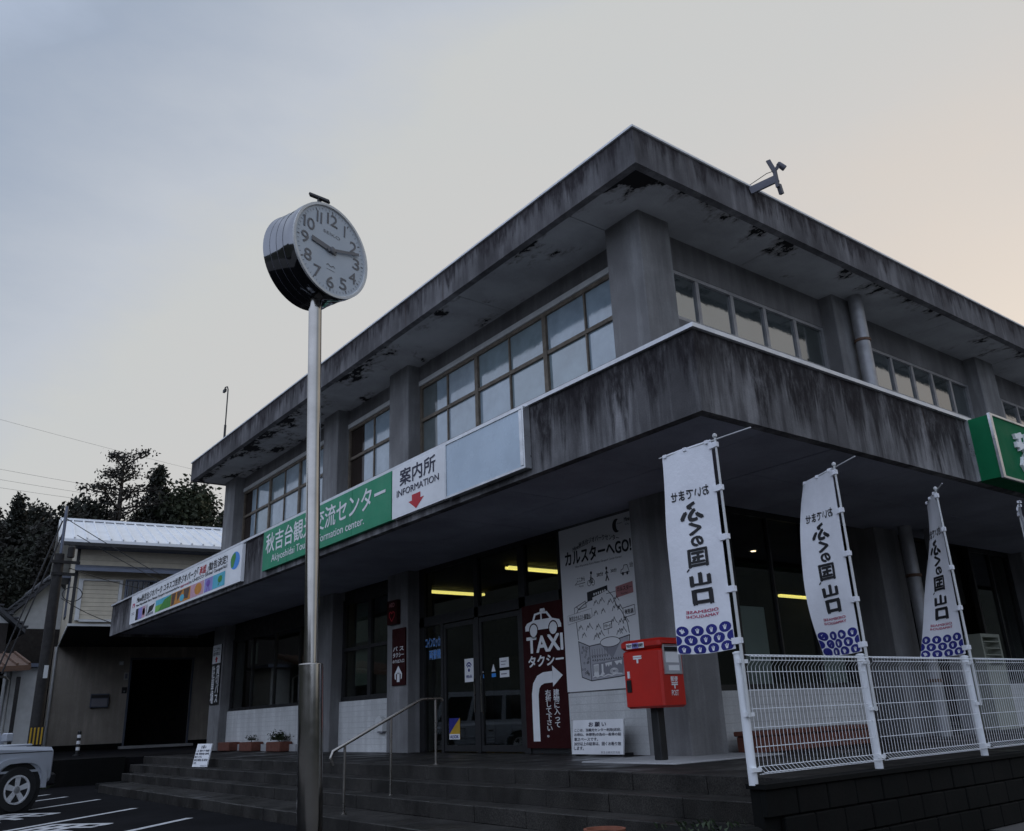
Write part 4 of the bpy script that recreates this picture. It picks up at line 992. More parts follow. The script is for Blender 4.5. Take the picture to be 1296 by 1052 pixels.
# ------------------------------------------------------------------ roof equipment
fl = thing('floodlight_bracket', 'grey bracket with two small floodlights on the right roof edge', 'floodlight', (10.35, 6.84, 8.85))
B0 = Vector((10.32, 6.84, 8.98)); d = Vector((.45, -.75, .22)).normalized()
b = MB(); b.bar(B0, B0+d*.46, .04, .13); b.build('arm', M['slate'], fl)
E0 = B0+d*.44; b = MB(); b.bar(E0+Vector((0, 0, -.16)), E0+Vector((-.02, 0, .14)), .05); b.build('upright', M['slate'], fl)
b = MB(); b.bar(E0+Vector((-.02, 0, .12)), E0+Vector((-.08, .05, .34)), .025, .07); b.build('lamp_panel', M['slate'], fl)
b = MB(); b.bar(E0+Vector((0, 0, .16)), E0+Vector((.08, -.02, .26)), .05); b.build('lamp_arm', M['slate'], fl)
b = MB().lathe(E0+Vector((.06, -.02, .30)), Vector((.5, -.3, -.5)), [(0, .03), (.02, .045), (.14, .05), (.15, .04)], 12); b.build('lamp_head', M['slate'], fl)
b = MB(); b.bar(E0+Vector((.03, 0, -.10)), E0+Vector((.07, 0, -.26)), .06); b.build('sensor', M['slate'], fl)
b = MB(); b.tube([B0+Vector((0, .1, .1)), B0+d*.3+Vector((0, 0, .17)), E0+Vector((-.02, 0, .14))], .006, 6); b.build('cable', M['wire'], fl)
ms = thing('roof_mast', 'thin mast with a bent tip on the left end of the roof', 'mast', (8.0, 24.35, 9.0))
b = MB().tube([(8.0, 24.35, 9.0), (8.0, 24.35, 9.8)], .035, 8); b.build('mast_foot', M['wire'], ms)
MB().tube([(8.0, 24.35, 9.8), (8.0, 24.35, 10.95), (7.99, 24.4, 11.05), (7.98, 24.55, 11.08), (7.98, 24.62, 11.0)], .02, 8).build('mast_rod', M['wire'], ms)
MB().bar((7.98, 24.5, 10.98), (7.98, 24.68, 10.98), .06, .09).build('sensor_head', M['wire'], ms)
MB().box(7.75, 8.1, 24.1, 24.5, 9.09, 9.16).build('mast_plate', M['wire'], ms)

# ------------------------------------------------------------------ lights inside
for (y, x0, x1, z, lb) in ((17.15, 10.66, 12.2, 4.03, 'lit fluorescent tube seen through the glass over the left door'), (13.7, 10.36, 12.6, 4.03, 'lit fluorescent tube seen beside the karst poster')):
    t = thing('ceiling_light', lb, 'ceiling light', ((x0+x1)/2, y, z)); MB().box(x0, x1, y-.06, y+.06, z+.02, z+.09).build('housing', M['trim'], t)
    MB().tube([(x0, y-.05, z), (x1, y-.05, z)], .03, 10).build('tube', M['tube'], t); MB().tube([(x0, y+.05, z), (x1, y+.05, z)], .03, 10).build('tube', M['tube'], t)
t = thing('ceiling_light', 'lit fluorescent tube seen between the first and second banners', 'ceiling light', (15.9, 11, 3.36)); MB().box(15.4, 16.45, 10.95, 11.05, 3.40, 3.46).build('housing', M['trim'], t); MB().tube([(15.4, 11, 3.37), (16.45, 11, 3.37)], .03, 10).build('tube', M['tube'], t)
MB().tube([(15.9, 11, 3.46), (15.9, 11, 4.1)], .012, 6).build('hanger', M['dark'], t)
for x, y, lb in ((13.8, 10.3, 'small warm downlight glowing right of the first banner'), (21.9, 10.5, 'small warm downlight glowing right of the third banner')):
    t = thing('downlight', lb, 'downlight', (x, y, 4.05)); MB().lathe((x, y, 4.06), (0, 0, 1), [(0, .09), (.03, .09), (.035, .07)], 16).build('housing', M['trim'], t); MB().lathe((x, y, 4.05), (0, 0, 1), [(0, .05), (.009, .05)], 14).build('lamp', M['spot'], t)

# ------------------------------------------------------------------ vehicles
def wheel(parent, x, y, side, r=.36, rim=.225):
    wz = r
    t = MB().lathe((x, y-side*.0, wz), (0, -side, 0), [(-.20, r-.08), (-.19, r-.02), (-.16, r), (-.03, r), (0, r-.03), (.0, rim+.01), (-.02, rim)], 36).build('wheel', M['tyre'], parent, local=True)
    b = MB().lathe((x, y, wz), (0, -side, 0), [(-.03, rim), (.004, rim), (.006, rim-.025), (-.02, rim-.03), (-.03, rim-.03)], 36); b.build('rim', M['alloy'], t, local=True)
    b = MB()
    for k in range(5):
        a = 2*PI*k/5+.3; c = Vector((x, y-side*.0, wz)); d = Vector((math.cos(a), 0, math.sin(a))); tn = Vector((-d.z, 0, d.x)); o = Vector((0, -side, 0))
        b.prism([c+d*.03-tn*.035-o*.012, c+d*(rim-.02)-tn*.045-o*.004, c+d*(rim-.02)+tn*.045-o*.004, c+d*.03+tn*.035-o*.012], o*-.02)
    b.build('spoke', M['alloy'], t, local=True)
    MB().lathe((x, y, wz), (0, -side, 0), [(-.03, .055), (-.004, .055), (0, .04)], 18).build('hub_cap', M['alu'], t, local=True)
def loft(secs):
    b = MB(); k = len(secs[0])
    for s in secs: b.v += [tuple(p) for p in s]
    for i in range(len(secs)-1):
        for j in range(k): b.f.append((i*k+j, i*k+(j+1) % k, (i+1)*k+(j+1) % k, (i+1)*k+j))
    b.f.append(tuple(range(k-1, -1, -1))); b.f.append(tuple(range((len(secs)-1)*k, len(secs)*k))); return b
def car(name, label, cat, loc, rot, paint, sc, van=False):
    t = thing(name, label, cat, loc, None, rot); t.scale = (sc, sc, sc)
    wb_ = 2.25 if not van else 2.35; hw = .80 if not van else .735
    xf = .62 if not van else .50; xr = -wb_-.55
    def sec(x, zb, zt, hw_, ch=.06): return [Vector((x, -hw_+.05, zb)), Vector((x, -hw_, zb+.10)), Vector((x, -hw_, zt-ch)), Vector((x, -hw_+ch, zt)), Vector((x, hw_-ch, zt)), Vector((x, hw_, zt-ch)), Vector((x, hw_, zb+.10)), Vector((x, hw_-.05, zb))]
    hz = 1.05 if not van else 1.0
    hd = [(xr, .42, hz), (-wb_-.45, .36, hz+.02), (-.75, .36, hz+.02), (.30, .36, hz-.035), (xf-.035, .40, hz-.05), (xf, .45, hz-.10)]
    body = loft([sec(x, a, c, hw-(.03 if x in (xr, xf) else 0)) for x, a, c in hd]).build('body', paint, t, local=True, smooth=False)
    # cabin
    z0 = hz-.01; z1 = 1.70 if not van else 1.88
    xa, xb = (-.72, -.95) if not van else (.28, -.12)
    cab = [[Vector((xa, s*(hw-.05), z0)) for s in (-1, 1)], [Vector((xb, s*(hw-.13), z1)) for s in (-1, 1)], [Vector((xr+.10, s*(hw-.13), z1)) for s in (-1, 1)], [Vector((xr+.02, s*(hw-.05), z0)) for s in (-1, 1)]]
    b = MB(); v = [p for q in cab for p in q]; b.add(v, [(0, 2, 4, 6), (1, 7, 5, 3), (0, 1, 3, 2), (2, 3, 5, 4), (4, 5, 7, 6), (0, 6, 7, 1)]); cbn = b.build('cabin', paint, t, local=True)
    MB().box(xr+.2, xb-.05, -(hw-.16), hw-.16, z1+.001, z1+.03).build('roof_panel', paint, t, local=True)
    lerp = lambda p, q, k: p+(q-p)*k
    for s in (0, 1):
        sg = -1 if s == 0 else 1
        P0, P1, P2, P3 = (cab[k][s] for k in range(4))
        f = lambda a, c: lerp(lerp(P0, P3, a), lerp(P1, P2, a), c) + Vector((0, sg*.008, .002))
        for (a0, a1) in ((.06, .36), (.41, .68), (.73, .95)) if not van else ((.05, .33), (.37, .66), (.70, .96)):
            q = [f(a0, .12), f(a1, .12), f(a1, .88), f(a0+(.03 if a0 < .1 else 0), .88)]
            b = MB(); b.prism(q, Vector((0, -sg*.01, 0))); b.build('side_window', M['carglass'], cbn, local=True)
        # flares, mirrors, door lines, handles
        for xw in (0, -wb_):
            b = MB(); n_ = 12; ro, ri = .50, .42; vs = []
            for i in range(n_+1):
                a = PI*i/n_; 
                for rr2 in (ri, ro):
                    for yy in (sg*(hw-.02), sg*(hw+.05)): vs.append(Vector((xw+rr2*math.copysign(abs(math.cos(a))**.62, math.cos(a)), yy, .36+rr2*.98*abs(math.sin(a))**.62)))
            k4 = lambda i: 4*i
            b.v = [tuple(p) for p in vs]
            for i in range(n_):
                o = 4*i
                b.f += [(o, o+1, o+5, o+4), (o+2, o+6, o+7, o+3), (o+1, o+3, o+7, o+5), (o, o+4, o+6, o+2)]
            b.f += [(0, 2, 3, 1), (4*n_, 4*n_+1, 4*n_+3, 4*n_+2)]
            b.build('wheel_flare', paint, body, local=True, smooth=False)
            b = MB().lathe((xw, sg*(hw+.004), .36), (0, -sg, 0), [(0, .43), (.06, .43)], 28); b.build('wheel_arch', M['black'], body, local=True)
            wheel(t, xw, sg*(hw+.03), -sg*-1 if False else -sg)
        b = MB()
        for xx in (-.72, -1.62): b.box(xx-.006, xx+.006, sg*(hw-.001), sg*(hw+.003), .48, hz-.08)
        b.build('door_gap', M['black'], body, local=True)
        b = MB(); b.box(-1.56, -1.42, sg*hw, sg*(hw+.025), hz-.22, hz-.18); b.build('door_handle', M['dark'], body, local=True)
        b = MB(); b.bbox(xa-.16, xa+.02, sg*(hw+.02), sg*(hw+.19), hz+.06, hz+.24, .02); b.build('wing_mirror', M['dark'] if not van else paint, t, local=True)
        MB().lathe((xf-.05, sg*(hw-.24), hz-.32), (1, 0, 0), [(0, .11), (.065, .11), (.075, .09)], 20).build('headlight', M['trim'], t, local=True)
        b = MB(); b.box(-.49, -.45, sg*hw, sg*(hw+.012), hz-.24, hz-.20); b.build('side_marker', M['dark'], body, local=True)
        b = MB(); b.box(-.70, xf-.05, sg*(hw-.001), sg*(hw+.003), hz-.125, hz-.113); b.build('bonnet_gap', M['black'], body, local=True)
        b = MB(); b.box(-wb_-.4, xf-.1, sg*(hw-.002), sg*(hw+.014), .62, .655); b.build('side_moulding', paint, body, local=True)
        b = MB(); b.box(-1.75, -.52, sg*(hw-.03), sg*(hw+.01), .34, .42); b.build('sill', M['dark'], body, local=True)
    fr_ = lambda a, c: lerp(lerp(cab[0][0], cab[0][1], a), lerp(cab[1][0], cab[1][1], a), c) + Vector((.008, 0, .004))
    b = MB(); b.prism([fr_(.07, .06), fr_(.93, .06), fr_(.93, .92), fr_(.07, .92)], Vector((-.01, 0, 0))); b.build('windscreen', M['carglass'], cbn, local=True)
    MB().bbox(xf-.08, xf+.10, -hw+.02, hw-.02, .38, .58, .03).build('bumper', M['dark'], t, local=True)
    MB().box(xf-.02, xf+.012, -.42, .42, .64, .82).build('grille', M['dark'], t, local=True)
    if not van: MB().bbox(-.62, .40, -.52, .52, hz-.02, hz+.015, .02).build('bonnet_panel', paint, t, local=True)
    return t
car('off_roader', 'silver boxy off road car parked nose in at the left edge', 'car', (2.38, 18.28, 0), R(25), M['carpaint'], 1.02)
car('white_van', 'white small van mostly cut by the left edge behind the silver car', 'van', (2.72, 24.2, 0), R(28), M['vanpaint'], 1.05, True)

# ------------------------------------------------------------------ house at left
HO = thing('house', 'cream sided house raised over a dark carport with a bright ribbed metal roof', 'house', (7.56, 40.75, .6), None, R(-8.49))
def hb_(n_, mm, *bx, parent=None): 
    b = MB(); 
    for q in bx: b.box(*q)
    return b.build(n_, M[mm], parent or HO, local=True)
HX = 8.5
hb_('ground_wall', 'beige', (-.54, 2.5, 0, .2, 0, 4.12), (5.0, HX, 0, .2, 0, 4.12), (2.5, 5.0, 0, .2, 3.6, 4.12))
hb_('plinth', 'block', (-.6, 2.45, -.06, -.003, 0, .22), (5.05, HX, -.06, -.003, 0, .22))
hb_('carport_floor', 'padstone', (2.3, 5.1, -1.2, -.05, 0, .10))
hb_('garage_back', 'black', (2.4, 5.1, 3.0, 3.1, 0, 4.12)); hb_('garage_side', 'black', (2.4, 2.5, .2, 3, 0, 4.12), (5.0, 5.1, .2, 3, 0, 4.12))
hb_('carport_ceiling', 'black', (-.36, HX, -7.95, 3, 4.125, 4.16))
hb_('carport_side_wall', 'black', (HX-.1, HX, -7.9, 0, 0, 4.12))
up_ = hb_('upper_wall', 'siding', (-.36, HX, -8.0, 2.6, 4.165, 6.95))
b = MB(); b.prism([(-.355, -8.0, 6.952), (-.355, 2.6, 6.952), (-.355, -3.2, 8.35)], (HX+.355, 0, 0)); b.build('gable_wall', M['siding'], HO, local=True)
for k in range(15):
    z = 4.18+k*.185
    b = MB(); b.box(-.385, -.362, -8.02, 2.6, z, z+.172); b.box(-.385, HX, -8.025, -8.002, z, z+.172); b.build('siding_board', M['siding'], up_, local=True)
hb_('corner_trim', 'dark', (-.40, -.30, -8.05, -7.95, 4.17, 6.9)); hb_('base_trim', 'trim', (-.42, HX, -8.08, -8.03, 4.12, 4.2), (-.42, -.388, -8.03, 2.6, 4.12, 4.2))
w = hb_('shutter_box', 'trim', (-.24, -.10, -8.16, -8.03, 4.30, 5.72), (1.05, 1.16, -8.16, -8.03, 4.30, 5.72), (-.10, 1.05, -8.16, -8.03, 4.26, 4.34), (-.10, 1.05, -8.16, -8.03, 5.66, 5.72))
for k in range(9): hb_('shutter_slat', 'siding', (-.095, 1.045, -8.12, -8.05, 4.35+k*.145, 4.35+k*.145+.135), parent=w)
w = hb_('window', 'bluegrey', (1.25, 1.3, -8.12, -8.03, 4.7, 5.75), (3.4, 3.45, -8.12, -8.03, 4.7, 5.75), (1.3, 3.4, -8.12, -8.03, 5.7, 5.75), (1.3, 3.4, -8.12, -8.03, 4.7, 4.75), (2.33, 2.38, -8.11, -8.03, 4.75, 5.7))
hb_('pane', 'carglass', (1.3, 2.33, -8.07, -8.05, 4.75, 5.7), (2.38, 3.4, -8.07, -8.05, 4.75, 5.7), parent=w)
for k in range(12): hb_('window_bar', 'bluegrey', (1.32+k*.17, 1.34+k*.17, -8.2, -8.17, 4.72, 5.72), parent=w)
b = MB(); b.prism([(-.42, -8.03, 6.22), (-.42, -8.65, 6.02), (-.42, -8.65, 5.92), (-.42, -8.03, 6.06)], (HX+.4, 0, 0)); b.build('window_canopy', M['bluegrey'], HO, local=True)
w = hb_('side_window', 'bluegrey', (-.43, -.388, -4.1, -4.0, 4.9, 6.3), (-.43, -.388, -2.9, -2.8, 4.9, 6.3), (-.43, -.388, -4.0, -2.9, 6.22, 6.3), (-.43, -.388, -4.0, -2.9, 4.9, 4.98)); hb_('pane', 'carglass', (-.41, -.389, -4.0, -2.9, 4.98, 6.22), parent=w)
hb_('window_hood', 'bluegrey', (-.75, -.388, -4.3, -2.6, 6.32, 6.40))
# roof: ridge along local x
EY, EZ, RY, RZ, BY, BZ = -8.75, 6.98, -3.2, 8.78, 3.2, 6.7
x0r, x1r = -1.0, HX+.6
b = MB(); b.prism([(x0r, EY, EZ), (x0r, RY, RZ), (x0r, BY, BZ), (x0r, BY, BZ-.16), (x0r, RY, RZ-.17), (x0r, EY, EZ-.16)], (x1r-x0r, 0, 0)); rf = b.build('roof', M['roofmetal'], HO, local=True)
nr = 26
for k in range(nr+1):
    x = x0r+.05+k*(x1r-x0r-.1)/nr; b = MB(); b.bar((x, EY-.01, EZ+.03), (x, RY, RZ+.03), .05, .06); b.build('roof_rib', M['roofmetal'], rf, local=True)
b = MB(); b.bar((x0r-.02, RY, RZ+.05), (x1r, RY, RZ+.05), .22, .08); b.build('ridge_cap', M['roofmetal'], rf, local=True)
b = MB(); b.bar((x0r-.03, EY, EZ-.10), (x0r-.03, RY, RZ-.11), .05, .26); b.bar((x0r-.03, RY, RZ-.11), (x0r-.03, BY, BZ-.1), .05, .26); b.build('barge_board', M['trim'], rf, local=True)
b = MB(); b.box(x0r+.1, x1r, EY-.10, EY-.005, EZ-.24, EZ-.12); b.build('gutter', M['dark'], rf, local=True)
b = MB(); b.box(x0r+.3, x1r, EY+.05, -8.03, EZ-.22, EZ-.18); b.build('eaves_board', M['bluegrey'], rf, local=True)
hb_('door_frame', 'bluegrey', (2.44, 2.52, -.06, -.004, .1, 3.66), (4.98, 5.06, -.06, -.004, .1, 3.66), (2.52, 4.98, -.06, -.004, 3.58, 3.66))
b = MB().tube([(-.45, -.12, 0), (-.45, -.12, 4.1)], .05, 8); b.build('downpipe', M['trim'], HO, local=True)
# things on the ground floor wall
def hthing(n_, lb, cat, mm, q, extra=()):
    c = HO.matrix_basis @ Vector(((q[0]+q[1])/2, (q[2]+q[3])/2, q[4])); t = thing(n_, lb, cat, c, None, R(-8.49))
    b = MB(); dx, dy, dz = (q[1]-q[0])/2, (q[3]-q[2])/2, q[5]-q[4]; b.bbox(-dx, dx, -dy, dy, 0, dz, .01); b.build('case', M[mm], t, local=True)
    for (nn_, mm2, e) in extra: MB().box(*e).build(nn_, M[mm2], t, local=True)
bpy.context.view_layer.update()
HO.matrix_basis
hthing('letter_box', 'dark letter box on the beige carport wall', 'letter box', 'bluegrey', (1.05, 1.75, -.18, -.003, 1.65, 2.2), (('flap', 'dark', (-.33, .33, -.10, -.092, .38, .50)), ('front_panel', 'grey', (-.30, .30, -.098, -.09, .05, .35))))
hthing('meter_box', 'small pale switch box by the garage opening', 'switch box', 'trim', (2.25, 2.42, -.1, -.003, 2.75, 3.05), (('cover', 'grey', (-.05, .05, -.056, -.05, .05, .25)),))
hthing('intercom', 'small dark intercom below the switch box', 'intercom', 'dark', (2.22, 2.42, -.06, -.003, 2.2, 2.45), (('button', 'grey', (-.03, .03, -.036, -.031, .05, .11)),))
hthing('porch_lamp', 'small white lamp high on the beige carport wall', 'lamp', 'trim', (2.0, 2.18, -.14, -.003, 3.35, 3.52), (('diffuser', 'white', (-.06, .06, -.075, -.07, .02, .12)),))

# bollard
bo = thing('bollard', 'black and white banded bollard before the beige wall', 'bollard', (6.25, 30.4, .6))
MB().lathe((6.25, 30.4, .6), (0, 0, 1), [(0, .13), (.03, .13), (.04, .055), (.70, .055), (.73, .03)], 16).build('post', M['dark'], bo)
for z in (.16, .34, .52): MB().lathe((6.25, 30.4, .6+z), (0, 0, 1), [(0, .058), (.09, .058)], 16).build('white_band', M['white'], bo)
wd = thing('weeds_clump', 'small clump of bright green weeds at the kerb', 'weeds', (4.3, 24.85, 0)); b = MB()
for k in range(60):
    a = random.uniform(0, 2*PI); l = random.uniform(.1, .3); c = Vector((4.3+random.gauss(0, .12), 24.8+random.gauss(0, .05), 0)); e = c+Vector((l*math.cos(a), l*math.sin(a)*.4, random.uniform(.05, .2))); b.add([c, c+Vector((.02, 0, 0)), e], [(0, 1, 2)])
stuff(b.build('blades', M['crown3'], wd))

# ------------------------------------------------------------------ utility pole and wires
up2 = thing('utility_pole', 'dark utility pole with crossarms and stays before the cream house', 'utility pole', (4.66, 28.2, .6))
ux_, uy_ = 4.66, 28.2
MB().tube([(ux_, uy_, .6), (ux_, uy_, 6.0), (ux_, uy_, 6.3)], [.17, .14, .13], 14).build('pole_shaft', M['woodpole'], up2)
MB().tube([(ux_+.02, uy_, 6.2), (ux_+.02, uy_, 7.75)], .045, 8).build('top_mast', M['bluegrey'], up2)
for z, l in ((6.05, .55), (5.7, .45)):
    MB().bar((ux_-l*.4, uy_-.12, z), (ux_+l, uy_-.12, z), .08).build('crossarm', M['woodpole'], up2)
MB().lathe((ux_+.28, uy_-.1, 6.2), (0, 0, 1), [(0, .10), (.3, .10), (.34, .06)], 14).build('transformer', M['woodpole'], up2)
for a, c in (((-.05, 7.3), (-1.15, 2.9)), ((.02, 7.0), (-1.0, 2.9))): MB().tube([(ux_+a[0], uy_, a[1]), (ux_+c[0], uy_+.3, c[1])], .022, 6).build('stay_wire', M['wire'], up2)
MB().tube([(ux_+.75+.28*math.cos(a), uy_+1.5, 5.35+.22*math.sin(a)) for a in [2*PI*i/24 for i in range(25)]], .014, 6).build('cable_loop', M['wire'], up2)
MB().box(ux_-.03, ux_+.08, uy_-.19, uy_-.165, 2.75, 3.1).build('number_plate', M['trim'], up2)
def wire(lb, p, q, sag, r=.012, grp=None):
    p, q = Vector(p), Vector(q); b = MB().tube([p.lerp(q, i/12)-Vector((0, 0, sag*4*(i/12)*(1-i/12))) for i in range(13)], r, 5)
    return tag(b.build('overhead_wire', M['wire']), lb, 'wire', grp)
wire('overhead wire sloping from the pole top across the bright roof', (ux_, uy_, 7.4), (10.2, 26.9, 4.3), .1)
wire('overhead wire from the crossarm to the station canopy', (ux_+.4, uy_, 6.9), (11.8, 27.3, 3.9), .2)
wire('slack overhead wire drooping across the cream shutters', (ux_+.2, uy_, 5.0), (9.5, 30.0, 4.6), .5)
wire('overhead wire level across the cream wall below the small canopy', (ux_+.3, uy_, 5.9), (9.5, 31, 5.7), .15)
for k, (za, zb_) in enumerate(((16.9, 16.0), (16.0, 15.5), (15.2, 15.2))):
    wire(('upper', 'middle', 'lower')[k]+' of three thin lines crossing the sky left of the tall pine', (-12, 62, za+2.6), (24, 66, zb_+1.8), .5, .009, 'thin lines across the left sky')
wire('highest thin overhead line sloping across the sky at far left', (-12, 60, 23.2), (20, 66, 20.4), .3, .008)

# ------------------------------------------------------------------ buildings at the far left
def gable_house(label, x0, x1, y0, y1, zb, ze, zr, wmat):
    t = thing('tiled_house', label, 'house', ((x0+x1)/2, (y0+y1)/2, zb))
    MB().box(x0, x1, y0, y1, zb, ze).build('wall', M[wmat], t)
    xm = (x0+x1)/2
    b = MB(); b.prism([(x0, y0+.01, ze), (x1, y0+.01, ze), (xm, y0+.01, zr-.15)], (0, y1-y0-.02, 0)); b.build('gable_wall', M['trim'], t)
    o = .5
    b = MB()
    for s in (-1, 1):
        xe = xm+s*((x1-x0)/2+o); ze_ = ze-.25
        b.prism([(xm, y0-o, zr), (xe, y0-o, ze_), (xe, y0-o, ze_-.14), (xm, y0-o, zr-.14)], (0, y1-y0+2*o, 0))
    r = b.build('roof', M['rooftile'], t)
    tl = MB()
    for s in (-1, 1):
        xe = xm+s*((x1-x0)/2+o); ze_ = ze-.25; n_ = 14
        for i in range(n_):
            p = Vector((xm, 0, zr)).lerp(Vector((xe, 0, ze_)), (i+.5)/n_)
            tl.box(p.x-.02, p.x+.16*s, y0-o, y1+o, p.z, p.z+.06)
        ny = int((y1-y0+2*o)/.3)
        for j in range(ny): 
            y = y0-o+.15+j*.3; tl.bar((xm, y, zr+.05), (xe, y, ze_+.05), .08, .05)
    stuff(tl.build('tile_rows', M['rooftile'], r))
    MB().tube([(xm, y0-o-.1, zr+.08), (xm, y1+o+.1, zr+.08)], .16, 10).build('ridge_cap', M['rooftile'], r)
    f = MB().box(xm-.8, xm+.8, y0-.05, y0-.003, zb+1.2, zb+2.6).build('window', M['dark'], t); MB().box(xm-.72, xm+.72, y0-.06, y0-.052, zb+1.28, zb+2.52).build('pane', M['carglass'], f)
    return t
gable_house('old house with dark tiled roof between the pole and the far left house', 5.0, 9.0, 42.5, 49, .6, 5.6, 7.9, 'darkwood')
gable_house('white gabled house with tiled roof at the extreme left', .8, 4.6, 36.0, 43, .6, 5.1, 6.9, 'darkwood')
ln = thing('lean_to', 'dark open lean-to with a brown roof edge at far left', 'shed', (3.0, 31.0, .6))
b = MB(); b.prism([(.2, 29.7, 2.95), (.2, 33, 3.55), (.2, 33, 3.43), (.2, 29.7, 2.80)], (4.35, 0, .28)); r = b.build('roof', M['rust'], ln)
for k in range(14): MB().bar((.35+k*.32, 29.72, 3.0+k*.021), (.35+k*.32, 32.9, 3.58+k*.021), .06, .05).build('roof_batten', M['rust'], r)
for x in (.4, 4.3): MB().bar((x, 29.9, .6), (x, 29.9, 2.9), .1).build('post', M['woodpole'], ln)
MB().box(.2, 4.3, 33.0, 33.1, .6, 3.4).build('back_wall', M['black'], ln)
sh = thing('white_shed', 'narrow white walled shed with a drainpipe left of the utility pole', 'shed', (4.6, 32.4, .6))
MB().box(4.4, 5.15, 32.0, 34.0, .6, 3.3).build('wall', M['trim'], sh); MB().box(4.2, 5.35, 31.8, 34.2, 3.305, 3.42).build('roof', M['bluegrey'], sh)
MB().tube([(4.32, 31.9, .6), (4.32, 31.9, 2.9), (4.2, 31.85, 3.0), (3.95, 31.85, 3.02)], .04, 8).build('drainpipe', M['trim'], sh)
bd_ = thing('hazard_board', 'yellow and black striped hazard board at the foot of the utility pole', 'hazard board', (4.64, 27.9, .6))
MB().box(4.46, 4.82, 27.9, 27.93, .98, 1.46).build('board', M['ink'], bd_)
for k in range(4): MB().box(4.48+k*.09, 4.52+k*.09, 27.89, 27.898, 1.0, 1.44).build('stripe', M['yellow'], bd_)
MB().box(4.61, 4.67, 27.935, 27.98, .6, 1.3).build('leg', M['woodpole'], bd_)

# ------------------------------------------------------------------ trees
def leafquad(b, c, s, rnd):
    n = Vector((rnd.gauss(0, 1), rnd.gauss(0, 1), rnd.gauss(0, 1)+.4)).normalized(); a = n.cross(Vector((rnd.random(), rnd.random(), rnd.random()))).normalized()*s; d = n.cross(a)*.6
    b.add([c-a, c+d*.8, c+a, c-d], [(0, 1, 2, 3)])
def tree_meshes(kind, seed):
    rnd = random.Random(seed); tb = MB(); cb = MB()
    if kind == 'cedar':
        H = 13; tb.tube([(0, 0, 0), (.1, 0, H*.5), (0, .05, H)], [.26, .16, .03], 8)
        for i in range(150):
            k = (i+.5)/150; z = H*(.16+.84*k); r = (1-k)**.8*2.5*(rnd.uniform(.55, 1.1))+.2; a = i*2.4+rnd.uniform(-.3, .3); e = Vector((r*math.cos(a), r*math.sin(a), z-.25*r))
            if i % 3 == 0: tb.tube([(0, 0, z), e], [.035, .01], 4, False)
            for j in range(50):
                t_ = rnd.random()**.6; leafquad(cb, Vector((0, 0, z)).lerp(e, t_)+Vector((rnd.gauss(0, .16), rnd.gauss(0, .16), rnd.gauss(-.08, .14))), rnd.uniform(.08, .17), rnd)
    elif kind == 'pine':
        H = 16; tb.tube([(0, 0, 0), (.2, .1, H*.4), (-.1, 0, H*.75), (.1, .1, H)], [.38, .3, .18, .04], 9)
        for i in range(46):
            k = (i+.5)/46; z = H*(.36+.64*k); r = (1.0-.55*abs(k-.45)*2)*rnd.uniform(2.2, 4.4) if k < .93 else rnd.uniform(.8, 1.6); a = i*2.4+rnd.uniform(-.5, .5); e = Vector((r*math.cos(a), r*math.sin(a), z+rnd.uniform(-.1, .7)))
            tb.tube([(0, 0, z-.3), Vector((0, 0, z)).lerp(e, .6)+Vector((0, 0, -.15)), e], [.07, .05, .015], 5, False)
            for j in range(150):
                t_ = .3+.75*rnd.random(); c = Vector((0, 0, z)).lerp(e, t_); leafquad(cb, c+Vector((rnd.gauss(0, .34), rnd.gauss(0, .34), rnd.gauss(.06, .12))), rnd.uniform(.07, .14), rnd)
    else:
        H = 11 if kind == 'broad' else 8; tb.tube([(0, 0, 0), (.15, 0, H*.35), (0, .2, H*.7)], [.28, .2, .06], 8)
        for i in range(34):
            a = rnd.uniform(0, 2*PI); k = rnd.random(); z = H*(.30+.66*k); rr2 = (3.1*math.sin(PI*min(1, .18+.82*k))+.3)*rnd.uniform(.35, 1); c = Vector((rr2*math.cos(a), rr2*math.sin(a), z)); s = rnd.uniform(.7, 1.35)
            tb.tube([(0, .05, z*.55), Vector((0, 0, z*.6)).lerp(c, .6), c], [.08, .05, .02], 5, False)
            for j in range(330):
                v = Vector((rnd.gauss(0, 1), rnd.gauss(0, 1), rnd.gauss(0, .75))).normalized()*s*rnd.uniform(.35, 1.15); leafquad(cb, c+v, rnd.uniform(.09, .19), rnd)
    return tb, cb
PROTO = {}
for k, (kd, sd_, mt) in enumerate((('cedar', 1, 'crown'), ('cedar', 2, 'crown2'), ('pine', 3, 'crown2'), ('broad', 4, 'crown'), ('broad', 5, 'crown3'), ('bush', 6, 'crown2'))):
    tb, cb = tree_meshes(kd, sd_); PROTO[k] = (tb.mesh('trunk', M['bark']), cb.mesh('crown', M[mt], smooth=False), kd)
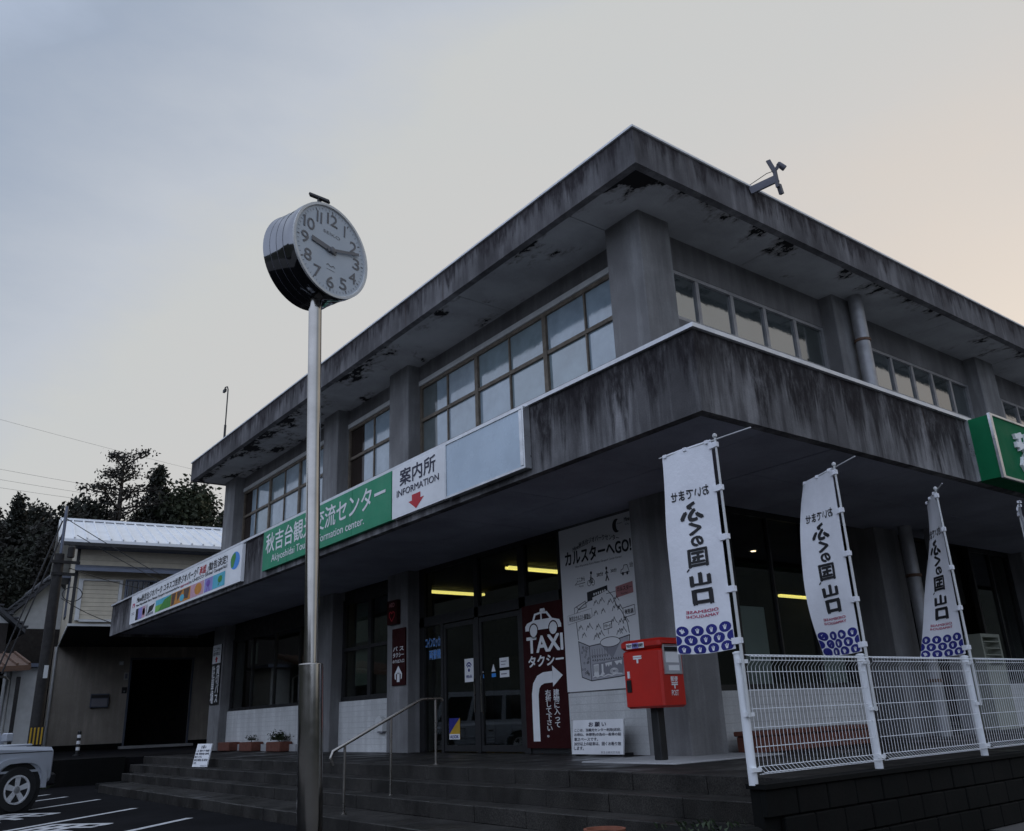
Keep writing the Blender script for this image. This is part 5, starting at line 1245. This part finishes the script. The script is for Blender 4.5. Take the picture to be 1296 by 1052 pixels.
def tree(proto, x, y, s, label, group, z=None, rz=None):
    tm, cm, kd = PROTO[proto]; nm = {'cedar': 'cedar_tree', 'pine': 'pine_tree', 'broad': 'broadleaf_tree', 'bush': 'small_tree'}[kd]
    t = thing(nm, label, 'tree', (x, y, max(.6 if y < 60 and x < 40 else -.5, hill_h(x, y)-.2) if z is None else z), group, random.uniform(0, 6) if rz is None else rz); t.scale = (s, s, s)
    for n_, me in (('trunk', tm), ('crown', cm)):
        o = bpy.data.objects.new(n_, me); COL.objects.link(o); o.parent = t
GT = 'dark trees on the hillside behind the houses'
GL = 'dark woodland tree on the hillside behind the houses'
tree(2, 14.1, 64.5, 1.10, 'tall open crowned pine with flat layered branches above the metal roof', GT, rz=1.0)
tree(4, 19.6, 66.5, 1.40, 'big broadleaf tree rising just left of the station roof end', GT)
tree(0, 17.3, 67.5, 1.28, 'narrow evergreen top between the tall pine and the station roof', GT)
tree(0, 8.4, 69.5, 1.0, 'pointed cedar standing alone against the sky at far left', GT)
tree(1, 6.6, 66.0, .98, 'pointed cedar cut by the left edge of the photo', GT)
tree(3, 12.2, 66.0, 1.25, 'rounded broadleaf tree just left of the tall pine', GT)
tree(5, 10.6, 68.5, 1.45, 'low spreading tree between the lone cedar and the tall pine', GT)
rnd = random.Random(11)
for i, (x, y) in enumerate([(13.6, 68), (15.2, 67), (16.6, 64.5), (18.2, 64), (9.5, 63), (7.2, 62), (5.5, 62.5), (11.5, 61.5), (13.2, 60.5), (15.5, 61), (17.5, 60), (19.5, 60.5), (22, 62), (24, 64), (16.5, 69), (21.5, 70), (24, 72), (12.8, 71), (6.5, 72), (4, 68), (2, 66), (-1, 68), (-5, 66), (27, 66), (30, 68), (33, 66), (-9, 70), (8.8, 75), (4.5, 77), (10.9, 78), (16, 77), (20, 80)]):
    tree((3, 4, 0, 5, 1, 3)[i % 6], x, y, rnd.uniform(.80, 1.0)*(1.0 if (3, 4, 0, 5, 1, 3)[i % 6] != 5 else 1.2) if y < 70 else rnd.uniform(.75, .9), GL, GT)
for x, y, s, p in ((78, 27.2, 1.9, 3), (80, 24.5, 2.1, 4), (83, 29.0, 1.75, 3), (82, 20, 2.0, 3)):
    tree(p, x, y, s, 'dark tree showing over the right end of the station roof', 'trees over the right roof edge')
